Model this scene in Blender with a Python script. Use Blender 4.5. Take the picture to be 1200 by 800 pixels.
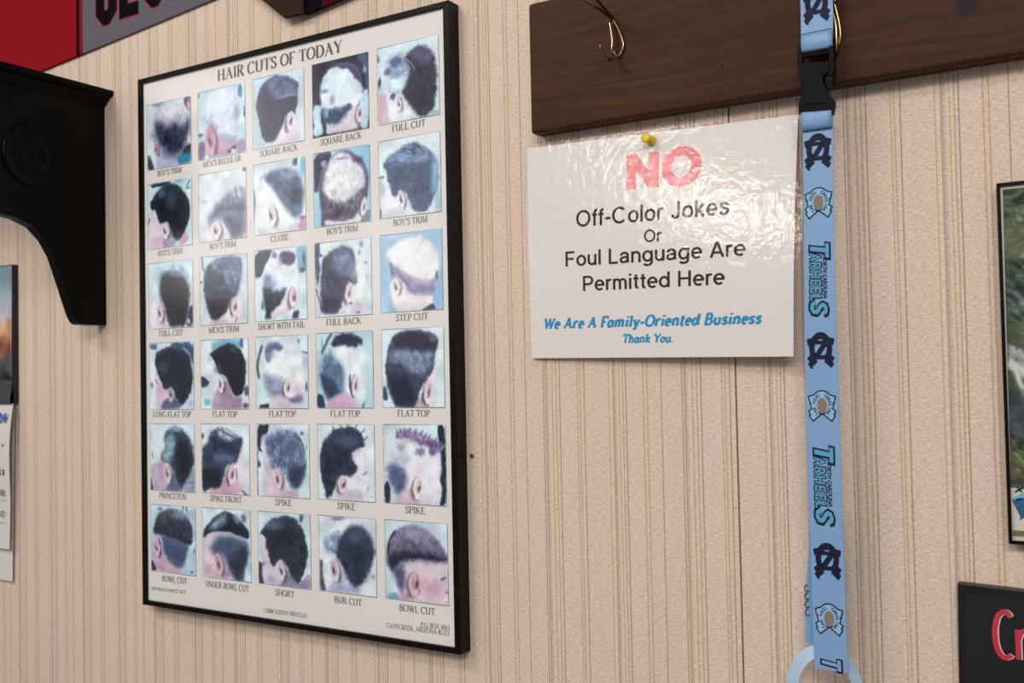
import bpy, bmesh, math, random
import numpy as np
from mathutils import Matrix, Vector

for _o in list(bpy.data.objects):
    bpy.data.objects.remove(_o)
scene = bpy.context.scene
COL = scene.collection

# ---------------------------------------------------------------- camera
cam_data = bpy.data.cameras.new('camera')
cam = bpy.data.objects.new('camera', cam_data)
COL.objects.link(cam)
cam_data.sensor_width = 36.0
cam_data.lens = 35.0
cam_data.clip_start = 0.01
cam.matrix_world = Matrix(((0.85359987, 0.03245639, 0.51991715, 0.0),
                           (0.5205298, -0.01406566, -0.85372764, -0.882),
                           (-0.02039594, 0.99937417, -0.02890096, 1.5),
                           (0, 0, 0, 1)))
cam_data.dof.use_dof = True
cam_data.dof.focus_distance = 0.94
cam_data.dof.aperture_fstop = 13.0
scene.camera = cam

# ---------------------------------------------------------------- light
scene.view_settings.view_transform = 'Standard'
scene.view_settings.look = 'None'
scene.view_settings.gamma = 1.0
scene.view_settings.use_curve_mapping = False
scene.view_settings.exposure = 0.03

world = bpy.data.worlds.new('room_light')
scene.world = world
world.use_nodes = True
world.node_tree.nodes['Background'].inputs['Color'].default_value = (1.0, 0.93, 0.88, 1)
world.node_tree.nodes['Background'].inputs['Strength'].default_value = 0.20


def area(name, loc, target, sx, sy, power, color):
    d = bpy.data.lights.new(name, 'AREA')
    d.shape = 'RECTANGLE'
    d.size, d.size_y, d.energy, d.color = sx, sy, power, color
    o = bpy.data.objects.new(name, d)
    o.location = loc
    o.rotation_euler = (Vector(target) - Vector(loc)).to_track_quat('-Z', 'Y').to_euler()
    COL.objects.link(o)
    return o


area('ceiling_light_near_poster', (-1.30, -1.45, 2.85), (-1.1, -1.0, 0), 0.8, 0.35, 19.0, (1.0, 0.94, 0.89))
area('fill_light_behind_viewer', (0.5, -2.3, 2.75), (0.3, -1.0, 0.6), 1.4, 0.5, 42.0, (1.0, 0.945, 0.895))  # unseen second light, added as fill from behind the camera
area('notice_glare_light', (-1.35, -2.55, 2.45), (-.4, -.2, 1.5), 0.45, 0.3, 6.5, (1.0, 0.95, 0.9))  # added lamp, placed so that the laminated notice catches a glare
area('poster_glow_light', (-2.75, -2.65, 2.0), (-.7, 0, 1.6), 0.30, 0.45, 1.3, (1.0, 0.98, 0.97))  # added light that puts a soft bright spot in the poster glass
area('window_daylight', (-2.6, -1.58, 2.15), (-1.0, -0.0, 1.6), 0.45, 0.75, 3.4, (1.0, 0.97, 0.95))


# ---------------------------------------------------------------- helpers
def lin1(c):
    return c / 12.92 if c <= 0.04045 else ((c + 0.055) / 1.055) ** 2.4


def hexlin(h):
    return tuple(lin1(int(h[i:i + 2], 16) / 255) for i in (0, 2, 4))


def mat(name, color, rough=0.6, metal=0.0, spec=0.5, coat=0.0, bump=0.0, bscale=400.0, vary=0.0, vscale=60.0):
    """Plain procedural material: base colour with a little noise variation and a noise bump."""
    m = bpy.data.materials.new(name)
    m.use_nodes = True
    nt = m.node_tree
    b = nt.nodes['Principled BSDF']
    b.inputs['Roughness'].default_value = rough
    b.inputs['Metallic'].default_value = metal
    b.inputs['Specular IOR Level'].default_value = spec
    b.inputs['Coat Weight'].default_value = coat
    c = hexlin(color) if isinstance(color, str) else color
    b.inputs['Base Color'].default_value = (*c, 1)
    if vary or bump:
        tc = nt.nodes.new('ShaderNodeTexCoord')
        n = nt.nodes.new('ShaderNodeTexNoise')
        n.inputs['Scale'].default_value = vscale
        n.inputs['Detail'].default_value = 5
        nt.links.new(tc.outputs['Object'], n.inputs['Vector'])
        if vary:
            r = nt.nodes.new('ShaderNodeMapRange')
            r.inputs['To Min'].default_value = 1 - vary
            r.inputs['To Max'].default_value = 1 + vary
            x = nt.nodes.new('ShaderNodeMix')
            x.data_type = 'RGBA'
            x.blend_type = 'MULTIPLY'
            x.inputs['Factor'].default_value = 1
            x.inputs['A'].default_value = (*c, 1)
            nt.links.new(n.outputs['Fac'], r.inputs['Value'])
            nt.links.new(r.outputs['Result'], x.inputs['B'])
            nt.links.new(x.outputs['Result'], b.inputs['Base Color'])
        if bump:
            n2 = nt.nodes.new('ShaderNodeTexNoise')
            n2.inputs['Scale'].default_value = bscale
            nt.links.new(tc.outputs['Object'], n2.inputs['Vector'])
            bp = nt.nodes.new('ShaderNodeBump')
            bp.inputs['Strength'].default_value = bump
            bp.inputs['Distance'].default_value = 0.001
            nt.links.new(n2.outputs['Fac'], bp.inputs['Height'])
            nt.links.new(bp.outputs['Normal'], b.inputs['Normal'])
    return m


def clear_mat(name, base=0.04, rough=0.02, bump=0.0, bscale=60.0, tint=1.0):
    """Clear sheet: transparent, with a mirror share that grows towards grazing (Schlick)."""
    m = bpy.data.materials.new(name)
    m.use_nodes = True
    nt = m.node_tree
    nt.nodes.remove(nt.nodes['Principled BSDF'])
    lw = nt.nodes.new('ShaderNodeLayerWeight')
    lw.inputs['Blend'].default_value = 0.5
    pw = nt.nodes.new('ShaderNodeMath')
    pw.operation = 'POWER'
    pw.inputs[1].default_value = 5.0
    ml = nt.nodes.new('ShaderNodeMath')
    ml.operation = 'MULTIPLY_ADD'
    ml.inputs[1].default_value = 1 - base
    ml.inputs[2].default_value = base
    tr = nt.nodes.new('ShaderNodeBsdfTransparent')
    tr.inputs['Color'].default_value = (tint, tint, tint, 1)
    gl = nt.nodes.new('ShaderNodeBsdfGlossy')
    gl.inputs['Roughness'].default_value = rough
    mx = nt.nodes.new('ShaderNodeMixShader')
    nt.links.new(lw.outputs['Facing'], pw.inputs[0])
    nt.links.new(pw.outputs[0], ml.inputs[0])
    nt.links.new(ml.outputs[0], mx.inputs[0])
    nt.links.new(tr.outputs[0], mx.inputs[1])
    nt.links.new(gl.outputs[0], mx.inputs[2])
    nt.links.new(mx.outputs[0], nt.nodes['Material Output'].inputs['Surface'])
    if bump:
        tc = nt.nodes.new('ShaderNodeTexCoord')
        n = nt.nodes.new('ShaderNodeTexNoise')
        n.inputs['Scale'].default_value = bscale
        n.inputs['Detail'].default_value = 4
        bp = nt.nodes.new('ShaderNodeBump')
        bp.inputs['Strength'].default_value = bump
        bp.inputs['Distance'].default_value = 0.002
        nt.links.new(tc.outputs['Object'], n.inputs['Vector'])
        nt.links.new(n.outputs['Fac'], bp.inputs['Height'])
        nt.links.new(bp.outputs['Normal'], gl.inputs['Normal'])
    return m


def thing(name, label, cat, loc, group=None):
    o = bpy.data.objects.new(name, None)
    o.empty_display_size = 0.02
    o.location = loc
    o['label'] = label
    o['category'] = cat
    if group:
        o['group'] = group
    COL.objects.link(o)
    return o


def wloc(o):
    v = Vector((0, 0, 0))
    while o:
        v += o.location
        o = o.parent
    return v


def obj(name, verts, faces, material, parent=None, label=None, smooth=False, bevel=0.0, seg=2, loc=None):
    """One mesh object from world-space vertices; the vertices become local to its parent."""
    base = wloc(parent) if parent else Vector(loc or (0, 0, 0))
    me = bpy.data.meshes.new(name)
    me.from_pydata([tuple(Vector(v) - base) for v in verts], [], faces)
    bm = bmesh.new()
    bm.from_mesh(me)
    if bevel:
        bmesh.ops.remove_doubles(bm, verts=bm.verts, dist=1e-6)
    closed = all(len(e.link_faces) == 2 for e in bm.edges)
    if closed:
        bmesh.ops.recalc_face_normals(bm, faces=bm.faces)
    if bevel:
        es = [e for e in bm.edges if len(e.link_faces) == 2 and e.calc_face_angle(0) > 0.5]
        bmesh.ops.bevel(bm, geom=es, offset=bevel, segments=seg, affect='EDGES', profile=0.6, clamp_overlap=True)
    bm.to_mesh(me)
    bm.free()
    if smooth:
        for p in me.polygons:
            p.use_smooth = True
    me.materials.append(material)
    o = bpy.data.objects.new(name, me)
    if parent:
        o.parent = parent
    elif loc:
        o.location = loc
    if label:
        o['label'] = label
    COL.objects.link(o)
    return o


def box(x0, x1, y0, y1, z0, z1):
    v = [(x, y, z) for x in (x0, x1) for y in (y0, y1) for z in (z0, z1)]
    f = [(0, 1, 3, 2), (4, 6, 7, 5), (0, 4, 5, 1), (2, 3, 7, 6), (0, 2, 6, 4), (1, 5, 7, 3)]
    return v, f


def join(*parts):
    V, F = [], []
    for v, f in parts:
        n = len(V)
        V += list(v)
        F += [tuple(i + n for i in q) for q in f]
    return V, F


def prism_xz(poly, y_front, y_back):
    """Outline in (x, z) extruded from y_front (room side) to y_back (wall side)."""
    n = len(poly)
    v = [(x, y_front, z) for x, z in poly] + [(x, y_back, z) for x, z in poly]
    f = [tuple(range(n)), tuple(range(2 * n - 1, n - 1, -1))]
    f += [(i, (i + 1) % n, n + (i + 1) % n, n + i) for i in range(n)]
    return v, f


def prism_yz(poly, x0, x1):
    n = len(poly)
    v = [(x0, y, z) for y, z in poly] + [(x1, y, z) for y, z in poly]
    f = [tuple(range(n)), tuple(range(2 * n - 1, n - 1, -1))]
    f += [(i, (i + 1) % n, n + (i + 1) % n, n + i) for i in range(n)]
    return v, f


def smooth_path(pts, n=8, closed=False):
    P = [Vector(p) for p in pts]
    out = []
    m = len(P)
    rng = range(m) if closed else range(m - 1)
    for i in rng:
        p0 = P[(i - 1) % m] if closed or i > 0 else P[i]
        p1, p2 = P[i], P[(i + 1) % m]
        p3 = P[(i + 2) % m] if closed or i + 2 < m else p2
        for k in range(n):
            t = k / n
            out.append(0.5 * ((2 * p1) + (p2 - p0) * t + (2 * p0 - 5 * p1 + 4 * p2 - p3) * t * t + (3 * p1 - p0 - 3 * p2 + p3) * t ** 3))
    if not closed:
        out.append(P[-1])
    return out


def tube(pts, r, sides=10, n=8, closed=False):
    path = smooth_path(pts, n, closed)
    m = len(path)
    V, F = [], []
    prev = None
    for i, p in enumerate(path):
        if closed:
            t = path[(i + 1) % m] - path[i - 1]
        else:
            t = path[min(i + 1, m - 1)] - path[max(i - 1, 0)]
        t.normalize()
        if prev is None:
            a = t.orthogonal().normalized()
        else:
            a = (prev - t * prev.dot(t)).normalized()
        prev = a
        b = t.cross(a)
        for k in range(sides):
            w = 2 * math.pi * k / sides
            V.append(p + (a * math.cos(w) + b * math.sin(w)) * r)
    for i in range(m if closed else m - 1):
        for k in range(sides):
            j, l = (i + 1) % m, (k + 1) % sides
            F.append((i * sides + k, i * sides + l, j * sides + l, j * sides + k))
    if not closed:
        F.append(tuple(range(sides))[::-1])
        F.append(tuple((m - 1) * sides + k for k in range(sides)))
    return V, F


def lathe(profile, origin, axis, sides=28):
    """profile: list of (radius, distance along axis)."""
    ax = Vector(axis).normalized()
    a = ax.orthogonal().normalized()
    b = ax.cross(a)
    o = Vector(origin)
    V, F = [], []
    for r, h in profile:
        for k in range(sides):
            w = 2 * math.pi * k / sides
            V.append(o + ax * h + (a * math.cos(w) + b * math.sin(w)) * r)
    m = len(profile)
    for i in range(m - 1):
        for k in range(sides):
            l = (k + 1) % sides
            F.append((i * sides + k, i * sides + l, (i + 1) * sides + l, (i + 1) * sides + k))
    F.append(tuple(range(sides))[::-1])
    F.append(tuple((m - 1) * sides + k for k in range(sides)))
    return V, F


# ---- lettering: flat polygons (x, y) in units of the letter height
def stroke(pts, w, contrast=None, closed=False):
    """Ribbon of width w along pts; contrast=(thin, thick) lets the width follow the pen direction."""
    P = [np.array(p, float) for p in pts]
    m = len(P)
    V, F = [], []
    for i in range(m):
        if closed:
            a, b = P[i - 1], P[(i + 1) % m]
            d1, d2 = P[i] - a, b - P[i]
        else:
            d1 = P[i] - P[i - 1] if i > 0 else P[i + 1] - P[i]
            d2 = P[i + 1] - P[i] if i < m - 1 else d1
        d1 = d1 / (np.linalg.norm(d1) + 1e-9)
        d2 = d2 / (np.linalg.norm(d2) + 1e-9)
        t = d1 + d2
        t = t / (np.linalg.norm(t) + 1e-9)
        nrm = np.array([-t[1], t[0]])
        k = 1 / max(0.45, abs(nrm @ np.array([-d1[1], d1[0]])))
        ww = w if contrast is None else contrast[0] + (contrast[1] - contrast[0]) * abs(t[1]) ** 1.3
        V += [tuple(P[i] + nrm * ww / 2 * k), tuple(P[i] - nrm * ww / 2 * k)]
    for i in range(m if closed else m - 1):
        j = (i + 1) % m
        F.append((2 * i, 2 * i + 1, 2 * j + 1, 2 * j))
    return V, F


def arc(cx, cy, rx, ry, a0, a1, n=14):
    return [(cx + rx * math.cos(math.radians(a0 + (a1 - a0) * i / n)), cy + ry * math.sin(math.radians(a0 + (a1 - a0) * i / n))) for i in range(n + 1)]


def glyphs():
    """Roman letters as pen strokes: ('k'|'n'|'c', points) = thick, thin, contrast; serifs = (x, y, half width)."""
    G = {}

    def g(ch, adv, strokes, serifs=()):
        G[ch] = (adv, strokes, serifs)
    g('A', .86, [('n', [(.12, 0), (.42, 1)]), ('k', [(.38, 1), (.72, 0)]), ('n', [(.2, .34), (.6, .34)])], [(.12, 0, .12), (.72, 0, .13)])
    g('B', .74, [('k', [(.17, 0), (.17, 1)]), ('c', [(.1, .98)] + arc(.36, .75, .2, .235, 90, -90) + [(.17, .515)]), ('c', [(.17, .515)] + arc(.38, .27, .25, .25, 90, -90) + [(.1, .02)])])
    g('C', .80, [('c', arc(.44, .5, .36, .49, 40, 320, 22)), ('n', [(.715, .72), (.715, .98)])])
    g('D', .84, [('k', [(.17, 0), (.17, 1)]), ('c', [(.06, .98)] + arc(.36, .5, .38, .48, 90, -90, 18) + [(.06, .02)])])
    g('E', .70, [('k', [(.17, 0), (.17, 1)]), ('n', [(.05, .98), (.58, .98), (.58, .8)]), ('n', [(.17, .52), (.45, .52)]), ('n', [(.05, .02), (.6, .02), (.62, .22)])])
    g('F', .64, [('k', [(.17, 0), (.17, 1)]), ('n', [(.05, .98), (.58, .98), (.58, .8)]), ('n', [(.17, .5), (.45, .5)])], [(.17, 0, .13)])
    g('G', .84, [('c', arc(.44, .5, .36, .49, 40, 325, 22)), ('n', [(.715, .72), (.715, .98)]), ('k', [(.7, .04), (.7, .42)])], [(.68, .42, .14)])
    g('H', .86, [('k', [(.17, 0), (.17, 1)]), ('k', [(.69, 0), (.69, 1)]), ('n', [(.17, .52), (.69, .52)])], [(.17, 0, .13), (.69, 0, .13), (.17, 1, .13), (.69, 1, .13)])
    g('I', .38, [('k', [(.19, 0), (.19, 1)])], [(.19, 0, .13), (.19, 1, .13)])
    g('J', .46, [('c', [(.28, 1), (.28, .15)] + arc(.17, .12, .11, .12, 0, -150, 8))], [(.28, 1, .13)])
    g('K', .84, [('k', [(.17, 0), (.17, 1)]), ('n', [(.68, 1), (.2, .45)]), ('k', [(.34, .58), (.72, 0)])], [(.17, 0, .13), (.17, 1, .13), (.66, 1, .12), (.73, 0, .12)])
    g('L', .70, [('k', [(.17, 0), (.17, 1)]), ('n', [(.05, .02), (.6, .02), (.62, .24)])], [(.17, 1, .13)])
    g('M', 1.0, [('n', [(.14, 0), (.14, 1)]), ('k', [(.14, 1), (.48, .05)]), ('n', [(.48, .05), (.82, 1)]), ('k', [(.83, 0), (.83, 1)])], [(.14, 0, .11), (.83, 0, .13), (.12, 1, .1), (.85, 1, .1)])
    g('N', .86, [('n', [(.15, 0), (.15, 1)]), ('k', [(.13, 1), (.7, .02)]), ('n', [(.71, 0), (.71, 1)])], [(.15, 0, .12), (.12, 1, .1), (.71, 1, .12)])
    g('O', .86, [('c', arc(.43, .5, .35, .48, 0, 360, 26))])
    g('P', .68, [('k', [(.17, 0), (.17, 1)]), ('c', [(.06, .98)] + arc(.36, .73, .23, .25, 90, -90) + [(.17, .48)])], [(.17, 0, .13)])
    g('Q', .86, [('c', arc(.43, .5, .35, .48, 0, 360, 26)), ('n', [(.42, .02), (.6, -.18), (.82, -.2)])])
    g('R', .78, [('k', [(.17, 0), (.17, 1)]), ('c', [(.06, .98)] + arc(.36, .74, .22, .24, 90, -90) + [(.17, .5)]), ('k', [(.36, .5), (.7, 0)])], [(.17, 0, .13), (.72, 0, .09)])
    g('S', .62, [('c', [(.52, .8), (.46, .94), (.3, .98), (.15, .9), (.12, .74), (.24, .58), (.42, .46), (.52, .3), (.48, .1), (.3, .02), (.14, .08), (.09, .24)]), ('n', [(.53, .72), (.53, 1)]), ('n', [(.08, 0), (.08, .28)])])
    g('T', .74, [('k', [(.37, 0), (.37, 1)]), ('n', [(.05, .76), (.05, .98), (.69, .98), (.69, .76)])], [(.37, 0, .14)])
    g('U', .86, [('c', [(.17, 1), (.17, .3)] + arc(.43, .29, .26, .27, 180, 360, 12)[1:-1] + [(.69, .3), (.69, 1)])], [(.17, 1, .13), (.69, 1, .12)])
    g('V', .82, [('k', [(.1, 1), (.42, 0)]), ('n', [(.4, 0), (.72, 1)])], [(.1, 1, .12), (.72, 1, .11)])
    g('W', 1.1, [('k', [(.1, 1), (.36, 0)]), ('n', [(.34, 0), (.56, .95)]), ('k', [(.54, .95), (.78, 0)]), ('n', [(.76, 0), (1.0, 1)])], [(.1, 1, .12), (.54, 1, .1), (1.0, 1, .1)])
    g('X', .82, [('k', [(.1, 1), (.72, 0)]), ('n', [(.7, 1), (.1, 0)])], [(.1, 1, .12), (.7, 1, .11), (.1, 0, .11), (.72, 0, .12)])
    g('Y', .82, [('k', [(.1, 1), (.41, .46)]), ('n', [(.72, 1), (.42, .46)]), ('k', [(.41, 0), (.41, .48)])], [(.1, 1, .12), (.72, 1, .11), (.41, 0, .13)])
    g('Z', .72, [('n', [(.1, .78), (.1, .98), (.62, .98)]), ('k', [(.6, .98), (.08, .02)]), ('n', [(.08, .02), (.64, .02), (.64, .24)])])
    g('0', .56, [('c', arc(.28, .5, .2, .48, 0, 360, 22))])
    g('1', .56, [('k', [(.3, 0), (.3, 1)]), ('n', [(.3, .98), (.14, .84)])], [(.3, 0, .13)])
    g('2', .56, [('c', arc(.28, .72, .2, .25, 165, -40, 12) + [(.06, .03)]), ('k', [(.06, .05), (.5, .05)])])
    g('3', .56, [('c', arc(.26, .75, .19, .22, 150, -90, 10)), ('c', arc(.26, .27, .22, .25, 90, -150, 12))])
    g('4', .56, [('k', [(.4, 0), (.4, 1)]), ('n', [(.4, .97), (.06, .3), (.54, .3)])])
    g('5', .56, [('n', [(.48, .96), (.16, .96), (.13, .55)]), ('c', arc(.25, .3, .22, .28, 110, -150, 14))])
    g('6', .56, [('c', [(.46, .95), (.22, .75), (.1, .45)] + arc(.28, .28, .19, .26, 170, -180, 18))])
    g('8', .56, [('c', arc(.28, .75, .17, .22, 0, 360, 18)), ('c', arc(.28, .27, .21, .25, 0, 360, 18))])
    g('9', .56, [('c', [(.1, .05), (.34, .25), (.46, .55)] + arc(.28, .72, .19, .26, -10, 350, 18))])
    g('.', .26, [('k', [(.13, -.0), (.13, .13)])])
    g(',', .26, [('k', [(.13, .12), (.13, .0), (.07, -.14)])])
    g("'", .24, [('k', [(.12, .98), (.11, .7)])])
    g('@', 1.0, [('n', arc(.5, .48, .44, .48, 0, 360, 26)), ('n', arc(.5, .48, .2, .26, 45, 315, 14))])
    g(' ', .34, [])
    g('-', .44, [('k', [(.04, .34), (.38, .34)])])
    # lower case for the slab lettering
    g('a', .64, [('c', arc(.28, .32, .19, .3, 0, 360, 18)), ('k', [(.5, .64), (.5, 0)])], [(.55, 0, .1)])
    g('d', .68, [('c', arc(.28, .32, .19, .3, 0, 360, 18)), ('k', [(.52, 1), (.52, 0)])], [(.46, 1, .1), (.58, 0, .1)])
    g('e', .58, [('c', [(.1, .34), (.47, .34)] + arc(.29, .32, .19, .3, 5, 310, 18))])
    g('h', .70, [('k', [(.15, 0), (.15, 1)]), ('k', [(.15, .45)] + arc(.35, .44, .17, .19, 150, 0, 8) + [(.52, 0)])], [(.15, 0, .13), (.52, 0, .13), (.1, 1, .09)])
    g('i', .34, [('k', [(.17, 0), (.17, .64)]), ('k', [(.17, .82), (.17, .98)])], [(.17, 0, .14), (.12, .64, .09)])
    g('k', .68, [('k', [(.15, 0), (.15, 1)]), ('k', [(.5, .64), (.18, .3)]), ('k', [(.28, .4), (.54, 0)])], [(.15, 0, .12), (.54, 0, .12), (.1, 1, .09), (.5, .64, .12)])
    g('l', .34, [('k', [(.17, 0), (.17, 1)])], [(.17, 0, .14), (.12, 1, .09)])
    g('m', 1.0, [('k', [(.15, 0), (.15, .64)]), ('k', [(.15, .45)] + arc(.32, .44, .15, .19, 150, 0, 8) + [(.47, 0)]), ('k', [(.47, .45)] + arc(.65, .44, .15, .19, 150, 0, 8) + [(.8, 0)])], [(.15, 0, .12), (.47, 0, .12), (.8, 0, .12), (.1, .64, .09)])
    g('n', .70, [('k', [(.15, 0), (.15, .64)]), ('k', [(.15, .45)] + arc(.35, .44, .17, .19, 150, 0, 8) + [(.52, 0)])], [(.15, 0, .13), (.52, 0, .13), (.1, .64, .09)])
    g('o', .60, [('c', arc(.3, .32, .2, .3, 0, 360, 18))])
    g('r', .54, [('k', [(.15, 0), (.15, .64)]), ('k', [(.15, .42)] + arc(.33, .42, .16, .2, 150, 40, 6))], [(.15, 0, .14), (.1, .64, .09)])
    g('s', .52, [('c', [(.42, .5), (.34, .6), (.2, .6), (.11, .5), (.18, .37), (.34, .29), (.41, .17), (.34, .04), (.2, .03), (.08, .14)])])
    g('t', .44, [('k', [(.18, .88), (.18, .16)] + arc(.3, .16, .12, .14, 180, 300, 6)), ('k', [(.04, .62), (.38, .62)])])
    g('u', .70, [('k', [(.15, .64), (.15, .22)] + arc(.33, .2, .17, .18, 180, 330, 8)), ('k', [(.52, .64), (.52, 0)])], [(.1, .64, .1), (.47, .64, .1), (.57, 0, .09)])
    g('y', .66, [('k', [(.12, .64), (.33, .04)]), ('k', [(.54, .64), (.3, -.18), (.12, -.24)])], [(.12, .64, .12), (.54, .64, .11)])
    return G


GLYPH = glyphs()


def pen_text(s, thick=.15, thin=.055, serif=.05, track=0.0, slant=0.0, grow=0.0):
    """Lettering as flat polygons; returns vertices, faces and the width (cap height = 1)."""
    V, F, x = [], [], 0.0
    for ch in s:
        adv, strokes, serifs = GLYPH[ch]
        for kind, pts in strokes:
            if kind == 'c':
                v, f = stroke(pts, thick, (thin + grow, thick + grow))
            else:
                v, f = stroke(pts, (thick if kind == 'k' else thin) + grow)
            V2 = [(a + x, b) for a, b in v]
            V, F = join((V, F), (V2, f))
        for sx, sy, hw in serifs:
            h = (serif + grow) / 2
            yy = sy + (h if sy < .3 else -h) * (1 if grow == 0 else (1 if sy < .3 else 1))
            hw2 = hw + grow / 2
            V, F = join((V, F), ([(x + sx - hw2, yy - h), (x + sx + hw2, yy - h), (x + sx + hw2, yy + h), (x + sx - hw2, yy + h)], [(0, 1, 2, 3)]))
        x += adv + track
    V = [(a + slant * b, b) for a, b in V]
    return V, F, x - track


def sans_text(s, bold=0.0, spacing=1.0, slant=0.0):
    """Plain sans lettering from the built-in typeface, as flat polygons scaled to cap height 1."""
    def make(t):
        cu = bpy.data.curves.new('tmp', 'FONT')
        cu.body = t
        cu.size = 1.0
        cu.resolution_u = 4
        cu.offset = bold
        cu.space_character = spacing
        cu.shear = slant
        ob = bpy.data.objects.new('tmp', cu)
        me = bpy.data.meshes.new_from_object(ob)
        v = [(p.co.x, p.co.y) for p in me.vertices]
        f = [tuple(p.vertices) for p in me.polygons]
        bpy.data.objects.remove(ob)
        bpy.data.curves.remove(cu)
        bpy.data.meshes.remove(me)
        return v, f
    hv, _ = make('H')
    cap = max(p[1] for p in hv) - min(p[1] for p in hv)
    base = min(p[1] for p in hv)
    v, f = make(s)
    x0 = min(p[0] for p in v)
    v = [((a - x0) / cap, (b - base) / cap) for a, b in v]
    return v, f, max(p[0] for p in v)


def sans_glyphs():
    G = {}
    S_ = [(.53, .74), (.46, .9), (.31, .935), (.15, .87), (.11, .73), (.22, .58), (.4, .47), (.53, .35), (.52, .16), (.38, .065), (.2, .08), (.08, .2), (.06, .3)]

    def g(ch, adv, *strokes):
        G[ch] = (adv, strokes)
    bowl = arc(.30, .36, .235, .30, 0, 360, 20)
    g('O', .90, arc(.43, .5, .36, .435, 0, 360, 26))
    g('C', .87, arc(.43, .5, .36, .435, 42, 318, 22))
    g('J', .55, [(.41, 1), (.41, .28)] + arc(.24, .27, .17, .205, 0, -180, 12)[1:])
    g('F', .66, [(.10, 0), (.10, 1)], [(.10, .935), (.58, .935)], [(.10, .50), (.53, .50)])
    g('L', .62, [(.10, 0), (.10, 1)], [(.10, .065), (.56, .065)])
    g('A', .76, [(.05, 0), (.36, .97)], [(.36, .97), (.69, 0)], [(.16, .30), (.57, .30)])
    g('P', .70, [(.10, 0), (.10, 1)], [(.10, .935)] + arc(.38, .69, .22, .245, 90, -90, 12) + [(.10, .445)])
    g('R', .74, [(.10, 0), (.10, 1)], [(.10, .935)] + arc(.38, .70, .22, .235, 90, -90, 12) + [(.10, .465)], [(.36, .46), (.63, 0)])
    g('H', .80, [(.10, 0), (.10, 1)], [(.66, 0), (.66, 1)], [(.10, .51), (.66, .51)])
    g('N', .80, [(.10, 0), (.10, 1)], [(.10, .97), (.66, .03)], [(.66, 0), (.66, 1)])
    g('E', .68, [(.10, 0), (.10, 1)], [(.10, .935), (.60, .935)], [(.10, .51), (.56, .51)], [(.10, .065), (.62, .065)])
    g('T', .66, [(.33, 0), (.33, 1)], [(.02, .935), (.64, .935)])
    g('S', .64, S_)
    g('I', .30, [(.13, 0), (.13, 1)])
    g('a', .61, [(.075, .50)] + arc(.28, .49, .195, .175, 160, 0, 9) + [(.475, .13), (.52, .04)], [(.475, .42), (.28, .375)] + arc(.225, .215, .155, .15, 100, 270, 9) + [(.36, .09), (.475, .20)])
    g('d', .65, bowl, [(.535, 0), (.535, 1)])
    g('e', .62, [(.075, .37), (.53, .37)] + arc(.30, .36, .235, .30, 5, 312, 18))
    g('f', .33, [(.15, 0), (.15, .80)] + arc(.29, .80, .14, .14, 180, 85, 6)[1:], [(.01, .66), (.31, .66)])
    g('g', .65, bowl, [(.535, .71), (.535, .0)] + arc(.30, -.02, .235, .19, 0, -150, 10)[1:])
    g('h', .61, [(.09, 0), (.09, 1)], [(.09, .40)] + arc(.295, .43, .205, .235, 175, 0, 10) + [(.50, 0)])
    g('i', .22, [(.09, 0), (.09, .72)], [(.09, .86), (.09, 1)])
    g('k', .55, [(.09, 0), (.09, 1)], [(.45, .72), (.11, .30)], [(.20, .44), (.48, 0)])
    g('l', .22, [(.09, 0), (.09, 1)])
    g('m', .90, [(.09, 0), (.09, .72)], [(.09, .42)] + arc(.26, .46, .17, .205, 175, 0, 9) + [(.43, 0)], [(.43, .42)] + arc(.60, .46, .17, .205, 175, 0, 9) + [(.77, 0)])
    g('n', .61, [(.09, 0), (.09, .72)], [(.09, .40)] + arc(.295, .43, .205, .235, 175, 0, 10) + [(.50, 0)])
    g('o', .62, bowl)
    g('r', .38, [(.09, 0), (.09, .72)], [(.09, .38)] + arc(.30, .42, .21, .245, 175, 75, 7))
    g('s', .54, [(.45, .53), (.38, .64), (.26, .665), (.13, .61), (.11, .49), (.25, .395), (.41, .32), (.45, .20), (.37, .085), (.25, .06), (.12, .10), (.06, .21)])
    g('t', .36, [(.16, .92), (.16, .18)] + arc(.27, .17, .11, .11, 180, 285, 6)[1:], [(.01, .66), (.32, .66)])
    g('u', .61, [(.09, .72)] + arc(.285, .29, .195, .225, 180, 350, 10), [(.49, .72), (.49, 0)])
    g('-', .38, [(.03, .38), (.34, .38)])
    g(' ', .30)
    return G


SANS = sans_glyphs()


def plain_text(s, w=.125, slant=0.0, grow=0.0, track=0.0):
    V, F, x = [], [], 0.0
    for ch in s:
        adv, strokes = SANS[ch]
        for pts in strokes:
            if grow and len(pts) == 2:
                (x0, y0), (x1, y1) = pts
                L = math.hypot(x1 - x0, y1 - y0)
                ex, ey = (x1 - x0) / L * grow / 2, (y1 - y0) / L * grow / 2
                pts = [(x0 - ex, y0 - ey), (x1 + ex, y1 + ey)]
            v, f = stroke(pts, w + grow)
            V, F = join((V, F), ([(a + x, b) for a, b in v], f))
        x += adv + track
    V = [(a + slant * b, b) for a, b in V]
    return V, F, x - track - .08


def fit_text(t, x0, x1, z0, h, tilt=0.0):
    """Stretch lettering so that it runs from x0 to x1 with baseline z0 and cap height h."""
    v, f, w = t
    s = (x1 - x0) / w
    return [(x0 + a * s, z0 + b * h + tilt * (a * s)) for a, b in v], f


def pieces(n, faces):
    """Number the separate pieces of a flat drawing, so that overlapping pen strokes can be layered."""
    up = list(range(n))

    def find(i):
        while up[i] != i:
            up[i] = up[up[i]]
            i = up[i]
        return i
    for q in faces:
        for k in q[1:]:
            up[find(k)] = find(q[0])
    ids, out = {}, []
    for i in range(n):
        r = find(i)
        out.append(ids.setdefault(r, len(ids)) % 9 * 1.1e-5)
    return out


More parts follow.
